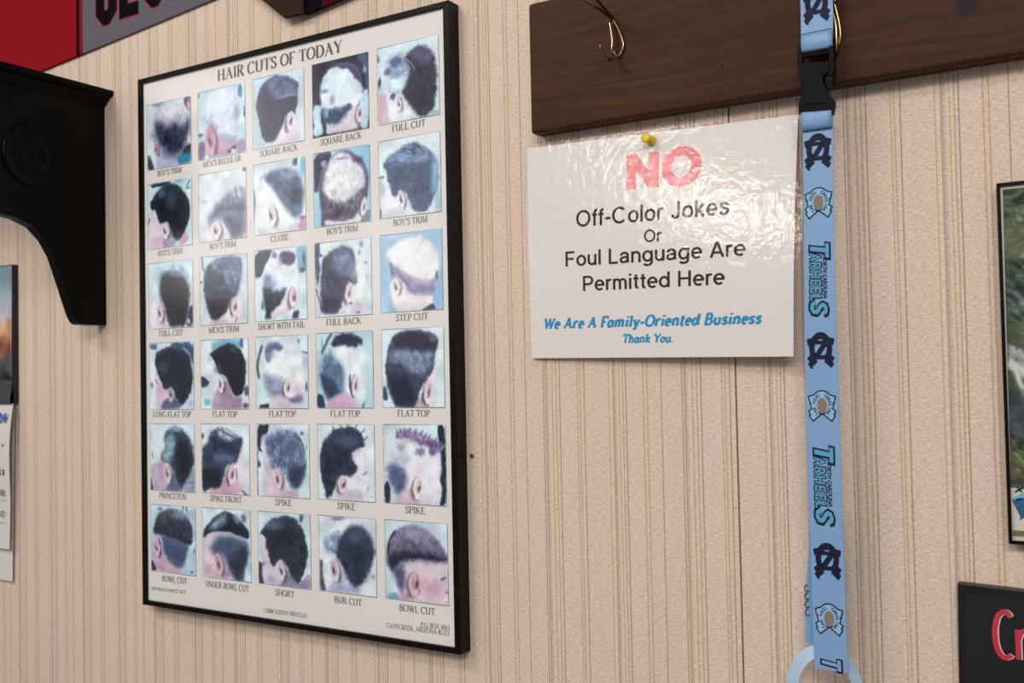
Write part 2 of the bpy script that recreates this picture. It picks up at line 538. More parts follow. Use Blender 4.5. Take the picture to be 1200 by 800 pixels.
def on_plane(t, y):
    v, f = t
    return [(a, y - k, b) for (a, b), k in zip(v, pieces(len(v), f))], f


# ---- printed pictures: a fine grid of points, coloured in code, that stands in for ink on paper
def value_noise(x, y, seed):
    r = np.random.RandomState(seed)
    T = r.rand(64, 64)
    xi, yi = np.floor(x).astype(int), np.floor(y).astype(int)
    fx, fy = x - xi, y - yi
    fx, fy = fx * fx * (3 - 2 * fx), fy * fy * (3 - 2 * fy)
    a = T[yi % 64, xi % 64]
    b = T[yi % 64, (xi + 1) % 64]
    c = T[(yi + 1) % 64, xi % 64]
    d = T[(yi + 1) % 64, (xi + 1) % 64]
    return (a * (1 - fx) + b * fx) * (1 - fy) + (c * (1 - fx) + d * fx) * fy


def soften(pts, n=2):
    P = np.array(pts, float)
    for _ in range(n):
        Q = np.roll(P, -1, 0)
        P = np.stack([P * .82 + Q * .18, P * .18 + Q * .82], 1).reshape(-1, 2)
    return P


def signed(P, X, Y):
    """Distance to a closed outline, positive inside."""
    d = np.full(X.shape, 1e9)
    ins = np.zeros(X.shape, bool)
    n = len(P)
    for i in range(n):
        ax, ay = P[i]
        bx, by = P[(i + 1) % n]
        ex, ey = bx - ax, by - ay
        L = ex * ex + ey * ey + 1e-9
        t = np.clip(((X - ax) * ex + (Y - ay) * ey) / L, 0, 1)
        d = np.minimum(d, np.hypot(X - ax - t * ex, Y - ay - t * ey))
        c = ((ay > Y) != (by > Y)) & (X < ex * (Y - ay) / (ey if abs(ey) > 1e-9 else 1e-9) + ax)
        ins ^= c
    return np.where(ins, d, -d)


def seg_dist(P, X, Y):
    d = np.full(X.shape, 1e9)
    for i in range(len(P) - 1):
        ax, ay = P[i]
        bx, by = P[i + 1]
        ex, ey = bx - ax, by - ay
        t = np.clip(((X - ax) * ex + (Y - ay) * ey) / (ex * ex + ey * ey + 1e-9), 0, 1)
        d = np.minimum(d, np.hypot(X - ax - t * ex, Y - ay - t * ey))
    return d


def sstep(a, b, x):
    t = np.clip((x - a) / (b - a + 1e-9), 0, 1)
    return t * t * (3 - 2 * t)


def paint(ops, nx, ny, aspect, seed, fineness=1.0):
    """ops: b colour | p colour feather [tAMP:ANGLE] [aALPHA] points | e colour soft centre radii | l colour width points
    | E colour centre radii R/L (an ear, face towards R or L). Coordinates run 0..1000 both ways; aspect = height / width."""
    u = np.linspace(0, 1000, nx)
    v = np.linspace(0, 1000 * aspect, ny)
    X0, Y0 = np.meshgrid(u, v)
    noise = lambda x, y, s: value_noise(x * fineness, y * fineness, s)
    wx = noise(X0 / 70, Y0 / 70, seed + 41) - .5 + .5 * (noise(X0 / 28, Y0 / 28, seed + 42) - .5)
    wy = noise(X0 / 70, Y0 / 70, seed + 43) - .5 + .5 * (noise(X0 / 28, Y0 / 28, seed + 44) - .5)
    X, Y = X0 + 20 * wx / fineness, Y0 + 20 * wy / fineness
    C = np.zeros((ny, nx, 3))
    rgb = lambda h: np.array([int(h[i:i + 2], 16) for i in (0, 2, 4)], float)
    pt = lambda s: (float(s.split(',')[0]), float(s.split(',')[1]) * aspect)
    step_y, step_x = v[1] - v[0], u[1] - u[0]
    k = 0
    for line in ops.split('\n'):
        t = line.split()
        k += 1
        if t[0] == 'b':
            C[:] = rgb(t[1])
            C += (noise(X / 190, Y / 190, seed + 3) - .5)[..., None] * 34
            continue
        if t[0] == 'E':
            (cx, cy), (rx, ry) = pt(t[2]), pt(t[3])
            d = 1 if t[4] == 'R' else -1
            c = rgb(t[1])
            x, y = (X - cx) * d, Y - cy
            x = x + .16 * y
            oval = lambda ox, oy, sx, sy: np.hypot((x - ox * rx) / (rx * sx), (y - oy * ry) / (ry * sy))

            def lay(col, A):
                C[:] = C * (1 - A[..., None]) + np.array(col) * A[..., None]
            lay(c * .35, .6 * (1 - sstep(.75, 1.25, oval(-.35, .1, 1.1, 1.02))))
            lay(c * 1.04, 1 - sstep(.85, 1.12, oval(0, -.12, 1.0, .88)))
            lay(c * 1.06, 1 - sstep(.8, 1.15, oval(.12, .72, .55, .3)))
            lay(c * np.array((.80, .72, .76)), .75 * (1 - sstep(.7, 1.2, oval(.12, -.12, .62, .62))))
            lay(c * 1.02, .8 * (1 - sstep(.6, 1.2, oval(-.05, -.30, .30, .34))))
            lay((62, 46, 58), .8 * (1 - sstep(.5, 1.25, oval(.25, .04, .26, .36))))
            continue
        tex, alpha = None, 1.0
        col = np.broadcast_to(rgb(t[1]), C.shape).copy()
        luma = rgb(t[1]).mean()
        if t[0] == 'p':
            fe = max(float(t[2]), 12.0 / fineness)
            pts = []
            for s in t[3:]:
                if s[0] == 't':
                    tex = [float(q) for q in s[1:].split(':')]
                elif s[0] == 'a':
                    alpha = float(s[1:]) / 100
                else:
                    pts.append(pt(s))
            fe *= 1.5 if luma > 140 and not tex else (1.35 if tex else 1.0)
            P = soften(pts)
            sd = signed(P, X, Y)
            big = np.ptp(P[:, 0]) > 260 and np.ptp(P[:, 1]) > 260
            gy, gx = np.gradient(sd, step_y, step_x)
            near = np.exp(-np.clip(sd, 0, None) / 55)
            if tex:
                sd = sd + (noise(X / 16, Y / 22, seed + k) - .5) * min(fe, 34.0)
            elif luma < 140:
                sd = sd + (noise(X / 14, Y / 14, seed + k) - .5) * 14
            A = sstep(-fe * .75, fe * .75, sd) * alpha
            if luma < 140 and big:
                lum = np.clip(gy, 0, 1) * near * 34 + near * 8 - 7 * (1 - np.exp(-np.clip(sd, 0, None) / 130))
                col += lum[..., None] * np.array((.9, 1.0, 1.15))
                tex = tex or [10, 80]
            elif luma >= 140:
                lum = 12 * (1 - near) - 14 * near * np.clip(-gy, 0, 1) + 26 * (noise(X / 120, Y / 120, seed + 9 * k) - .5)
                col += lum[..., None]
        elif t[0] == 'e':
            soft = float(t[2])
            (cx, cy), (rx, ry) = pt(t[3]), pt(t[4])
            q = np.hypot((X - cx) / (rx + 1e-6), (Y - cy) / (ry + 1e-6))
            q = q + .5 * (noise(X / 22, Y / 22, seed + k) - .5)
            A = (1 - sstep(1 - soft * .9, 1 + soft * .5, q)) * (.95 - .2 * soft)
        else:
            w = float(t[2])
            P = [pt(s) for s in t[3:]]
            if len(P) > 2:
                P = [(q.x, q.y) for q in smooth_path([(a, b, 0) for a, b in P], 5)]
            d = seg_dist(P, X, Y)
            A = (1 - sstep(w * .1, w * .55 + 5, d)) * .85
        if tex:
            an = math.radians(tex[1])
            bend = 60 * (noise(X0 / 210, Y0 / 210, seed + 13 * k) - .5)
            p, q = X * math.cos(an) + Y * math.sin(an), -X * math.sin(an) + Y * math.cos(an) + bend
            n = noise(p / 85, q / 10, seed + 7 * k) * .5 + noise(p / 45, q / 24, seed + 5 * k + 1) * .5 - .5
            n += .5 * (noise(X / 95, Y / 80, seed + 3 * k) - .5)
            col += n[..., None] * tex[0] * 2.2
        C = C * (1 - A[..., None]) + col * A[..., None]
    # a print's softness and grain
    D = np.pad(C, ((1, 1), (1, 1), (0, 0)), 'edge')
    C = .4 * C + .15 * (D[:-2, 1:-1] + D[2:, 1:-1] + D[1:-1, :-2] + D[1:-1, 2:])
    g = C.mean(-1, keepdims=True)
    C = g + (C - g) * .80
    fine = noise(X0 / 24, Y0 / 30, seed + 91) * .6 + noise(X0 / 12, Y0 / 40, seed + 92) * .4 - .5
    C = C * (1 + .07 * fine[..., None]) + 9 * fine[..., None]
    C = 128 + (C - 128) * 1.10 + 3
    return np.clip(C, 4, 250) / 255


INK_WHITE = np.array([lin1(c / 255) for c in (0xe2, 0xdb, 0xd6)])


def print_grid(name, C, corners, y, material, parent, label=None):
    """C: painted colours (rows from the top); corners: top-left, top-right, bottom-right, bottom-left in (x, z)."""
    ny, nx, _ = C.shape
    lin = np.where(C <= .04045, C / 12.92, ((C + .055) / 1.055) ** 2.4) / INK_WHITE * .80
    base = np.array(wloc(parent))
    TL, TR, BR, BL = [np.array(c) for c in corners]
    U, W = np.meshgrid(np.linspace(0, 1, nx), np.linspace(0, 1, ny))
    U, W = U[..., None], W[..., None]
    P = (TL * (1 - U) + TR * U) * (1 - W) + (BL * (1 - U) + BR * U) * W
    co = np.stack([P[..., 0] - base[0], np.full(P.shape[:2], y - base[1]), P[..., 1] - base[2]], -1).reshape(-1, 3)
    i = np.arange(ny - 1)[:, None] * nx + np.arange(nx - 1)[None]
    quads = np.stack([i, i + nx, i + nx + 1, i + 1], -1).reshape(-1, 4)
    me = bpy.data.meshes.new(name)
    me.from_pydata(co.tolist(), [], quads.tolist())
    at = me.color_attributes.new('ink', 'FLOAT_COLOR', 'POINT')
    rgba = np.ones((nx * ny, 4), np.float32)
    rgba[:, :3] = lin.reshape(-1, 3)
    at.data.foreach_set('color', rgba.ravel())
    me.materials.append(material)
    o = bpy.data.objects.new(name, me)
    o.parent = parent
    if label:
        o['label'] = label
    COL.objects.link(o)
    return o


def ink_mat(name, rough=0.5):
    m = bpy.data.materials.new(name)
    m.use_nodes = True
    nt = m.node_tree
    a = nt.nodes.new('ShaderNodeAttribute')
    a.attribute_name = 'ink'
    nt.links.new(a.outputs['Color'], nt.nodes['Principled BSDF'].inputs['Base Color'])
    nt.nodes['Principled BSDF'].inputs['Roughness'].default_value = rough
    nt.nodes['Principled BSDF'].inputs['Specular IOR Level'].default_value = 0.2
    return m


M_INK = ink_mat('printed_photo_ink')
M_PAPER = mat('poster_paper', (.80, .785, .765), .6, spec=.2)
M_BLACK_WOOD = mat('black_lacquered_frame', '0b0a0a', .36, spec=.14, bump=.05, bscale=300)
M_BLACK = mat('black_satin_paint', '040404', .4, spec=.12)
M_GREY_TYPE = mat('grey_printing', '67605b', .6, spec=.2)
M_GLASS = clear_mat('picture_glass', .03, .16)
M_PLASTIC_BLACK = mat('black_plastic', '0a0a0c', .42, spec=.1)
M_BRASS = mat('antique_brass_wire', (.30, .21, .115), .24, metal=1.0)
M_NAVY = mat('navy_print', '161c36', .6, spec=.2)
M_STRAP = mat('light_blue_satin_webbing', '7ba3cf', .42, bump=.25, bscale=1500, vary=.05, vscale=300)
M_WHITE_PAPER = mat('white_paper', (.765, .735, .705), .55, spec=.2)

PHOTOS = [
("BOY'S TRIM", """b c9d3dc
e 6f8fa8 .6 277,13 175,46
p 3a3048 21 852,10 1000,0 1009,212 961,228 901,150 844,96
e d9a0b8 .5 963,132 48,87
p a9aecb 42 267,703 439,839 680,881 852,824 660,1014 228,1012 195,876
p 3a4258 35 3,760 73,815 165,1009 0,1000
p bdbaca 49 t24:80 150,273 205,95 382,28 627,30 833,106 940,247 963,410 893,514 236,424
p 2e3250 119 t30:85 185,278 309,249 447,384 552,341 656,321 758,404 861,384 958,330 967,524 889,694 818,820 646,865 439,828 320,710 234,561 182,485 123,466 172,438
e dcd9e2 .9 555,157 242,92
p b58aa0 28 199,557 275,635 294,798 196,796 148,687
e d8c4d0 .5 951,646 47,72
p 25304a 28 871,737 1000,709 995,910 765,892
p 1d7fa6 35 679,892 783,838 1003,855 1000,1000 695,998
E b58aa0 215,696 49,105 L"""),
("MEN'S REGULAR", """b bcd2dc
e 5f7f98 .6 16,32 40,45
p bfcad6 77 t26:75 96,235 198,71 459,12 713,41 867,153 970,342 995,582 882,804 696,823 445,705 320,512 157,490 67,388
e 7f90b0 .7 830,408 74,134
e d3dbe2 .9 519,231 221,176
e a9b8cc .9 824,645 92,108
e 39415c .4 990,409 27,90
p 3f86ad 16 839,28 917,4 956,58 941,164 902,228 852,129
e 3a5a80 .5 56,628 72,31
p 7d5f8a 32 4,738 153,723 148,995 0,1000
l 3f3a5c 32 6,827 151,822
p b9809f 45 382,653 571,764 821,796 818,925 661,992 375,985
p c58ea6 32 156,556 272,494 384,543 429,703 440,978 181,985 146,755
l 8f5f86 32 293,575 277,727 345,912
p 8ea3bd 45 446,639 698,726 868,748 758,831 571,791 445,705
p 8f7fa6 26 820,839 1005,798 1000,1000 816,998
p 2a2a44 16 615,944 788,874 818,908 667,980
e cdd6dd .3 740,948 46,30
E c58ea6 283,750 97,209 L"""),
('SQUARE BACK', """b c0d3dc
p d3c8d2 35 445,921 610,692 699,559 826,599 921,778 972,1002 400,989 224,976
e d5dbe2 .8 937,698 70,186
p 2f3450 20 t8:70 90,276 153,136 303,33 509,8 738,80 878,166 922,229 870,277 890,401 859,520 825,623 756,551 669,596 610,692 535,807 460,913 372,941 225,921 155,754 100,533 64,400
p 6b7da6 87 t30:60 a80 272,134 392,27 537,41 737,105 854,229 831,371 501,361 357,254
l 8596bd 23 502,340 675,325 846,342
l 3c4468 29 417,221 594,103 793,167
e d6cdd6 .25 730,699 77,141
l 6a5a72 23 721,593 754,661 729,720
l 3d3550 29 650,677 680,765 716,816
E d6cdd6 730,699 68,137 R"""),
('SQUARE BACK', """b 3a3848
p b9d3dd 13 -1,563 166,560 208,962 0,1000
p a6cbd8 13 904,491 1007,490 1000,1000 856,1013
p 46608a 50 782,11 1000,0 1000,488 941,460 925,129
e 8fb0cf .7 934,231 38,73
e 2a2c40 .5 920,347 29,109
p c9d5de 25 t10:80 145,329 199,187 330,97 482,90 655,154 776,268 894,416 914,584 912,875 856,986 587,985 247,976 237,853 164,616 137,461
p 4a4668 30 355,92 508,53 706,89 850,225 906,400 798,345 680,177 507,109
p d8c6d2 30 262,875 489,888 692,696 839,682 909,802 856,986 259,984
p 3e4f70 40 t30:70 177,618 292,636 445,640 669,637 705,680 591,792 490,874 313,879 212,812 183,695
e 9fb6cc .7 253,705 46,75
e 6f84a4 .6 221,389 92,26
e 8a9bb5 .7 358,533 51,67
e 4a5576 .6 656,672 54,44
e d6dde3 .9 548,489 148,111
l 6a6478 15 852,638 809,705
e 6a5a80 .6 828,936 29,62
p 2f3c58 20 159,615 212,812 235,947 183,949 148,765
e 2a3348 .4 9,832 21,49
E d3c6d0 832,790 53,113 R"""),
('FULL CUT', """b c3d6da
p c9a3b8 27 13,609 149,594 182,1018 0,1000
p d5d5dc 34 113,263 255,145 416,120 567,377 516,582 401,653 641,995 159,1011 148,630
p 8c9fbd 50 t40:20 137,231 209,136 348,108 483,150 614,297 564,466 425,603 336,517 202,369
p b9cdd8 32 t30:10 175,490 339,410 542,444 471,575 402,617 286,653 195,602
e 55658a .6 169,327 57,50
e 4f5a80 .6 310,217 113,75
p 3a3a4c 27 t12:75 460,163 574,96 731,72 861,145 951,269 973,447 963,691 925,897 819,990 685,997 576,878 444,714 402,617 496,508 544,374
p 6a628a 68 t20:60 a80 572,166 708,103 861,183 879,326 702,330
l 8fa0bd 16 436,195 547,268 612,367
e 40506e .5 251,665 55,43
e 2b3450 .4 32,448 28,72
e 55708a .5 19,139 23,57
l 5a5570 20 399,707 382,812 367,873
e 7fa0a8 .6 908,974 88,25
E d5cfd6 351,771 46,104 L"""),
("BOY'S TRIM", """b bcd6dc
p 1e3a50 24 36,0 541,5 540,58 90,59
e 5fb0cc .7 719,32 148,35
l 2a3448 27 949,34 894,155
l 2a3448 24 976,154 923,161
p d6c5cc 30 12,428 175,386 291,614 410,685 523,980 3,1000
e c58fa8 .9 227,884 179,102
l 3a3a50 30 3,610 34,526
p 8f84a0 36 347,836 528,736 672,926 553,1001 344,1001
p c98fae 30 702,909 851,807 932,892 848,966 701,983
p 1c2334 18 t8:60 34,351 87,238 209,132 391,42 600,45 776,133 921,286 976,468 934,659 822,823 672,930 585,863 513,735 470,632 261,621 218,528 181,406 85,400
e 4f6a86 .9 329,164 102,79
e 3a5068 .9 536,285 148,177
e 3a2c2c .9 660,808 88,88
p d9c8d0 15 321,637 426,608 499,674 467,789 376,872 311,837 349,738
l 33283a 27 390,762 422,677
E d9c8d0 402,753 80,114 L"""),
("BOY'S TRIM", """b d3d8db
e 44586e .5 974,20 61,36
p dccfd2 32 120,762 290,700 509,720 666,922 664,1006 170,1005 60,911
p 6f7391 70 t40:82 180,652 294,548 407,427 626,319 839,260 1007,307 1003,875 927,1002 691,993 640,882 508,739 373,689 261,736 218,771
p 5a5a72 70 t20:85 510,664 673,604 881,717 904,867 850,977 704,985 640,863
p c4c8d4 108 t40:82 a60 653,322 839,269 1009,307 1006,453 730,424
l 565a7c 16 626,319 650,453
l 565a7c 16 787,263 809,432
l 7f84a2 16 733,304 717,441
p dccfd2 22 289,738 400,695 508,758 639,919 664,1000 282,1005 258,850
e dcbcc8 .8 504,909 81,76
l 6a6070 24 354,801 341,857 362,920
e b6bccb .6 130,398 84,27
E dccfd2 375,851 98,129 L"""),
('CLOSE', """b cfd9dc
p 6fb6d2 16 906,12 1000,0 1005,251 914,244
e 3a4560 .4 811,54 56,58
e 4a5468 .4 10,544 19,208
p d6d8da 26 28,621 78,363 150,204 297,147 478,178 836,304 964,503 940,797 820,981 8,991
p 5c6d8c 47 t30:40 124,210 271,126 455,89 661,109 818,174 942,335 972,486 947,686 901,830 771,835 619,687 494,523 393,400 292,295 217,175
e 33394e .8 810,504 153,139
e 46587a .7 346,227 130,66
e 8fa6bd .9 709,234 153,73
l 4a4652 23 347,679 340,731
l 4a4652 23 334,765 327,798
e dcb8cc .8 403,890 79,76
p c08aa4 26 832,982 927,814 1003,860 1000,1000
e 5a5a78 .5 944,835 51,22
E d8d4d6 350,751 94,151 L"""),
("BOY'S TRIM", """b 8fc3d8
p 3a3a55 23 0,0 353,-3 280,176 161,231 111,365 73,518 2,528
e 9fb6cf .5 186,155 56,59
e a9d2dc .8 38,724 80,192
p 5a5270 19 86,450 137,263 280,141 399,17 562,3 744,75 900,219 980,383 976,588 914,820 771,945 564,1009 193,994 123,986 126,804 95,626
p d2d0d4 46 t24:85 256,190 352,63 492,25 629,81 742,182 898,305 927,548 824,570 777,668 616,719 385,728 270,645 156,510 183,339
e 8f7aa0 .6 513,122 110,23
e 544a68 .6 810,173 86,55
p 5d5468 51 t40:82 154,580 223,675 340,671 570,731 686,640 801,585 890,681 841,846 703,935 496,951 219,883 151,737
l c4c0ca 16 572,645 581,732
l c4c0ca 16 363,656 357,759
l c4c0ca 16 733,594 719,696
p d8d2da 23 195,916 381,947 565,975 772,908 890,664 950,722 936,840 839,949 815,1022 193,999
p 84809a 14 931,873 1004,830 1000,1000 815,1010 862,934
E d8d2da 876,816 50,99 R"""),
("BOY'S TRIM", """b ced7da
e 8fb8c6 .7 981,875 84,154
p d6d4da 26 6,701 94,361 134,505 238,708 350,668 437,695 538,993 4,1004
e a9bcc8 .8 58,619 49,105
l 4a5a78 30 10,466 68,466
p 7a7f98 11 1,841 35,915 40,1004 0,1004
p 5b6784 22 t12:50 70,289 166,214 300,145 455,80 628,82 775,151 900,272 964,414 971,567 936,733 843,894 755,992 582,983 498,841 437,695 350,668 282,743 216,727 197,617 144,524 127,383 77,345
p 8299bd 65 t40:20 a85 97,275 322,165 541,108 795,208 835,331 620,356 316,336
l 3b4766 19 388,131 496,153 624,229
l 3b4766 19 541,99 647,138 752,245
l 3b4766 17 344,168 473,193 580,240
l 4a5a80 17 118,329 274,296 447,352
p 7fb0d0 54 899,288 974,433 963,634 888,796 846,587
p d8d4dc 11 316,699 372,671 428,703 412,814 343,898 322,874 346,790
l 3f3a55 19 360,704 367,775 344,859
E d8d4dc 366,783 55,113 L"""),
('FULL CUT', """b c9d9df
e d5d0d8 .8 942,547 76,154
p 3c4058 29 901,739 999,666 1000,1000 846,1001
e cfd0dc .4 898,917 33,49
p d2c9d0 41 -3,598 178,529 297,554 436,951 450,995 0,998
e c99fb6 .9 303,876 119,118
p 8fb0c6 65 t40:60 186,240 248,128 398,59 575,40 779,98 894,219 936,393 772,500 298,516 226,396
p 2c2a36 47 t14:80 276,187 455,148 660,169 806,252 906,373 943,509 890,816 822,988 480,992 395,812 354,635 267,553 256,398
e 6f8096 .8 616,185 147,57
l 7f9ab4 18 544,105 571,221
l 7f9ab4 18 691,132 659,264
l 3a3348 35 328,731 314,828 267,888
E cfc2ca 256,757 75,141 L"""),
("MEN'S TRIM", """b c6d5da
l 55688a 44 54,8 69,135 119,200
e 3a3a55 .4 26,353 34,17
p d6c6cc 33 640,624 802,577 907,639 874,989 606,1000 224,998 253,921 472,912
e c79cb4 .8 390,968 190,37
p 3b4258 27 t20:70 95,270 153,141 294,57 516,8 706,10 866,78 922,179 879,342 835,524 762,616 681,626 611,752 528,859 390,931 239,924 172,767 104,612 79,421
p 7585a8 88 t60:40 a75 266,93 543,20 812,69 903,196 860,378 749,574 616,474 484,278 264,206
p 28222e 55 118,594 368,589 614,604 556,823 363,926 239,915
l 6a7894 22 370,496 480,465 589,490
e d9c9ce .3 737,758 69,129
l 7a4f6e 38 644,698 648,791 673,875
l 3a4a60 22 783,908 768,981
E d9c6cc 735,758 75,129 R"""),
('SHORT WITH TAIL', """b c5d7db
p 31344a 16 0,0 353,0 294,115 182,237 149,375 -8,384
p 7fa9c4 16 797,9 1000,0 998,374 860,360
e 3a5a86 .6 955,186 35,108
e 4a5878 .6 932,333 65,40
p d0d8dd 26 t12:75 145,478 196,219 323,61 485,4 666,49 814,229 888,435 863,743 819,905 707,995 312,999 304,881 164,668
p 55466a 37 468,110 562,44 718,54 797,137 763,229 633,247 530,207
e 6f6486 .6 389,81 53,46
e a98ab0 .7 505,178 42,77
p 7288a6 47 t36:60 176,368 285,338 388,457 410,551 621,546 591,636 379,661 169,555
p 2d3044 32 t24:70 143,516 251,523 356,585 514,595 626,555 591,654 507,779 399,848 316,900 305,975 192,976 197,857 175,725
e 4a6a8a .6 141,770 33,68
p d9ccd2 26 647,547 776,537 849,633 795,849 687,862 340,980 322,901 534,762
l 7a6a78 18 754,587 732,622
l 7a6a78 18 722,757 709,808
p 4a3a68 21 707,991 750,892 840,878 841,997
E d9ccd2 744,700 77,137 R"""),
('FULL BACK', """b cdd8db
p 55587a 18 0,0 107,0 71,225 99,331 37,622 2,324
e 2a5a60 .4 114,167 31,26
p c7bcc8 18 4,637 98,850 94,996 0,1000
l 44486a 28 23,621 119,937
p d9d8da 28 712,257 869,252 914,391 907,593 856,825 779,992 418,994 469,803 566,587 680,578
e c9a8c0 .9 737,902 111,87
p 4b4c66 23 t16:80 123,281 173,180 327,106 490,55 626,93 714,189 714,342 754,515 728,618 657,593 566,587 528,738 467,871 396,955 281,970 119,941 99,781 93,539
p 7f8cae 80 t40:75 a75 302,173 489,85 669,168 710,308 660,475 523,499 320,348
e 7a84a4 .6 830,70 36,51
e 9aa4bd .7 804,179 36,44
p 3a3a50 69 125,680 473,667 444,869 281,958 119,932
e 9fb4c4 .9 706,461 67,102
e dccfd6 .25 603,709 68,135
l 5a4a68 23 619,642 644,711 606,780
l 4a4a66 32 550,757 582,826 640,850
l 4a5068 21 890,308 911,340
l 9a9aae 18 915,484 921,523
e 6a6a90 .6 762,974 49,17
E dccfd6 603,709 68,135 R"""),
('STEP CUT', """b 9fc3dc
e 7fa9cf 1 907,833 196,262
e 8ab4d6 1 37,525 138,360
p dbd8d6 32 t6:20 79,257 139,171 279,93 463,55 666,52 819,136 930,273 957,451 930,589 867,708 713,697 447,590 268,488 157,353
p dcd4d4 23 150,605 244,540 379,585 487,771 842,794 847,935 636,1005 276,1002 187,895 146,748
p 9a8ab0 45 t20:20 157,353 315,455 537,579 803,651 915,588 867,708 842,812 486,789 400,658 267,524 185,589 154,461
l 5f5f88 45 168,376 182,445 190,504
l 70709a 41 335,529 445,661 510,755
e 6a6488 .5 909,579 28,70
e 7a7fa6 .9 656,729 199,56
e e2dedc .9 633,390 244,195
p 3a4a66 11 636,1005 838,917 906,1003
E dcd4d4 262,676 59,104 L"""),
('LONG FLAT TOP', """b c8d9df
p 55708c 18 6,4 174,2 166,97 17,93
p 31506e 29 499,-3 1000,0 998,376 931,221 818,102 498,56
e c3cfdc .7 986,680 28,170
p cfa9bf 41 139,420 312,673 428,713 540,942 567,1002 161,1001 150,748 123,555
e d9dde2 .8 84,555 100,174
e 4a7a9a .6 48,632 50,48
l 44486a 26 137,551 172,618
p 5a5f82 44 368,827 714,867 740,943 653,1002 220,1001
p 222c40 18 t6:80 117,302 142,146 321,71 557,51 761,82 903,182 956,356 988,510 946,718 857,849 740,946 628,866 516,694 341,712 269,596 168,459 154,361
l 7f9fb8 47 761,91 847,126 914,192
e 3a4e66 .9 317,364 147,116
e a9a2b0 .3 499,780 75,114
l 2c2434 32 486,729 505,809
e c9cbd6 .5 489,866 52,34
e a9b0c6 .7 917,925 74,75
E a9a2b0 499,780 75,110 L"""),
('FLAT TOP', """b d3dade
p 6fb2d0 32 239,1 846,-1 869,144 469,59 249,147
e 3a5a86 .6 866,55 48,85
e ddd6d4 .9 55,291 93,279
p 2f4260 22 7,514 105,553 198,629 74,692 6,685
e 4fb0c8 .6 139,896 76,55
e 8fc4d4 .8 193,257 38,93
p d5d3d8 32 233,258 326,390 378,502 512,541 615,726 664,873 581,1001 231,1002 236,795 348,631 244,388
p 9a7fa0 43 457,577 590,616 692,837 852,821 866,1003 231,1002 261,869
e c99fb8 .9 343,870 108,110
p 1f2434 22 194,201 304,129 495,69 657,59 816,124 924,255 960,421 928,621 871,803 719,823 628,708 564,579 459,503 378,483 326,371 274,278
e 4a4a5c .8 709,149 59,59
e 3f587a .8 374,409 70,78
p d9cfd6 16 363,539 432,503 498,550 482,670 412,773 372,742 415,632
e 3a3a58 .6 954,749 58,80
e cfc8da .6 943,876 58,44
e 3f3a58 .6 941,958 66,45
E d9cfd6 428,645 65,129 L"""),
('FLAT TOP', """b c6dade
l 2f3f5a 74 119,139 72,230 34,408 47,555
l 55688a 35 906,233 1013,249
e b9b3c8 .7 952,370 44,91
e 4a5070 .5 971,703 29,73
e 5a708a .5 840,70 22,35
p d4d6d8 20 119,178 246,91 446,69 619,100 790,139 891,247 913,387 923,510 971,563 952,685 925,825 892,916 704,932 683,985 269,992 259,856 161,713 64,480 66,319
p 8088aa 87 t14:0 139,517 338,573 512,592 558,787 508,857 334,842 210,749
p 5d6a90 45 169,179 246,79 421,65 549,151 468,215 319,182 279,341 216,358
e 8c97b5 .8 280,270 65,71
p cbbdca 35 271,856 533,787 684,911 683,994 269,992
p 7a6f92 45 656,858 902,790 892,923 703,941 606,875
e c9b0c0 .9 805,754 122,105
p 2f3f55 15 61,961 233,923 256,1001 56,1000
e dccbd2 .25 609,717 74,130
l 4f3f58 35 610,625 614,699 638,738
l 5a4a6a 25 535,699 546,787 594,849
E dccbd2 609,717 74,127 R"""),
('FLAT TOP', """b b2d0d8
e c9dde0 .9 105,82 140,121
l 3a4a68 50 281,11 174,137 109,259
l 7f9fb4 27 105,65 108,186
p 2c3a5c 14 6,798 115,826 159,1001 2,1000
p d2d9da 18 75,428 101,308 220,173 406,110 679,137 835,227 903,365 900,533 873,734 824,935 729,998 159,1001 139,826 61,601
p 5f7a98 69 t30:70 56,462 124,291 243,208 333,331 447,386 513,524 510,694 461,847 184,912 128,791 72,635
p 2c3f60 57 62,514 213,552 350,675 439,795 207,895 139,791 83,653
p 2c3050 23 t10:30 272,126 362,31 546,7 726,44 842,109 829,171 763,149 712,210 542,170 405,182 289,187
p c79dbb 41 207,895 485,796 620,849 731,901 707,998 170,1001
e d9cdd6 .3 695,698 54,138
l 2f3450 41 603,577 604,730 665,853
l 6a5f7a 18 682,579 668,697
l 3a4a60 27 847,939 810,997
E d9cdd6 690,701 56,138 R"""),
('FLAT TOP', """b c9d9dd
p 3c526a 11 3,724 68,716 86,914 4,909
p d8d3d6 30 630,759 827,427 871,528 880,999 518,1001
e b592aa .9 605,944 127,101
p 39435f 17 t14:75 64,371 100,233 169,97 302,30 498,15 732,40 861,88 921,178 898,264 863,327 860,444 803,594 717,659 630,759 574,893 518,1001 216,999 132,838 69,664 50,509
p 332f42 54 169,115 324,43 562,36 814,106 906,194 852,259 556,266 254,239
p 73839f 75 t40:60 121,303 384,277 640,320 830,326 826,477 676,591 506,588 315,429 118,407
p 202a42 75 72,509 421,552 503,723 541,960 238,993 132,820
e 6f6f90 .9 834,141 71,61
p dcc4cb 13 673,726 738,651 805,686 812,829 741,974 680,877
l 3a2f3f 24 758,707 746,786 757,848
l 4a4a70 30 650,827 679,928 730,982
E dcc4cb 745,814 67,154 R"""),
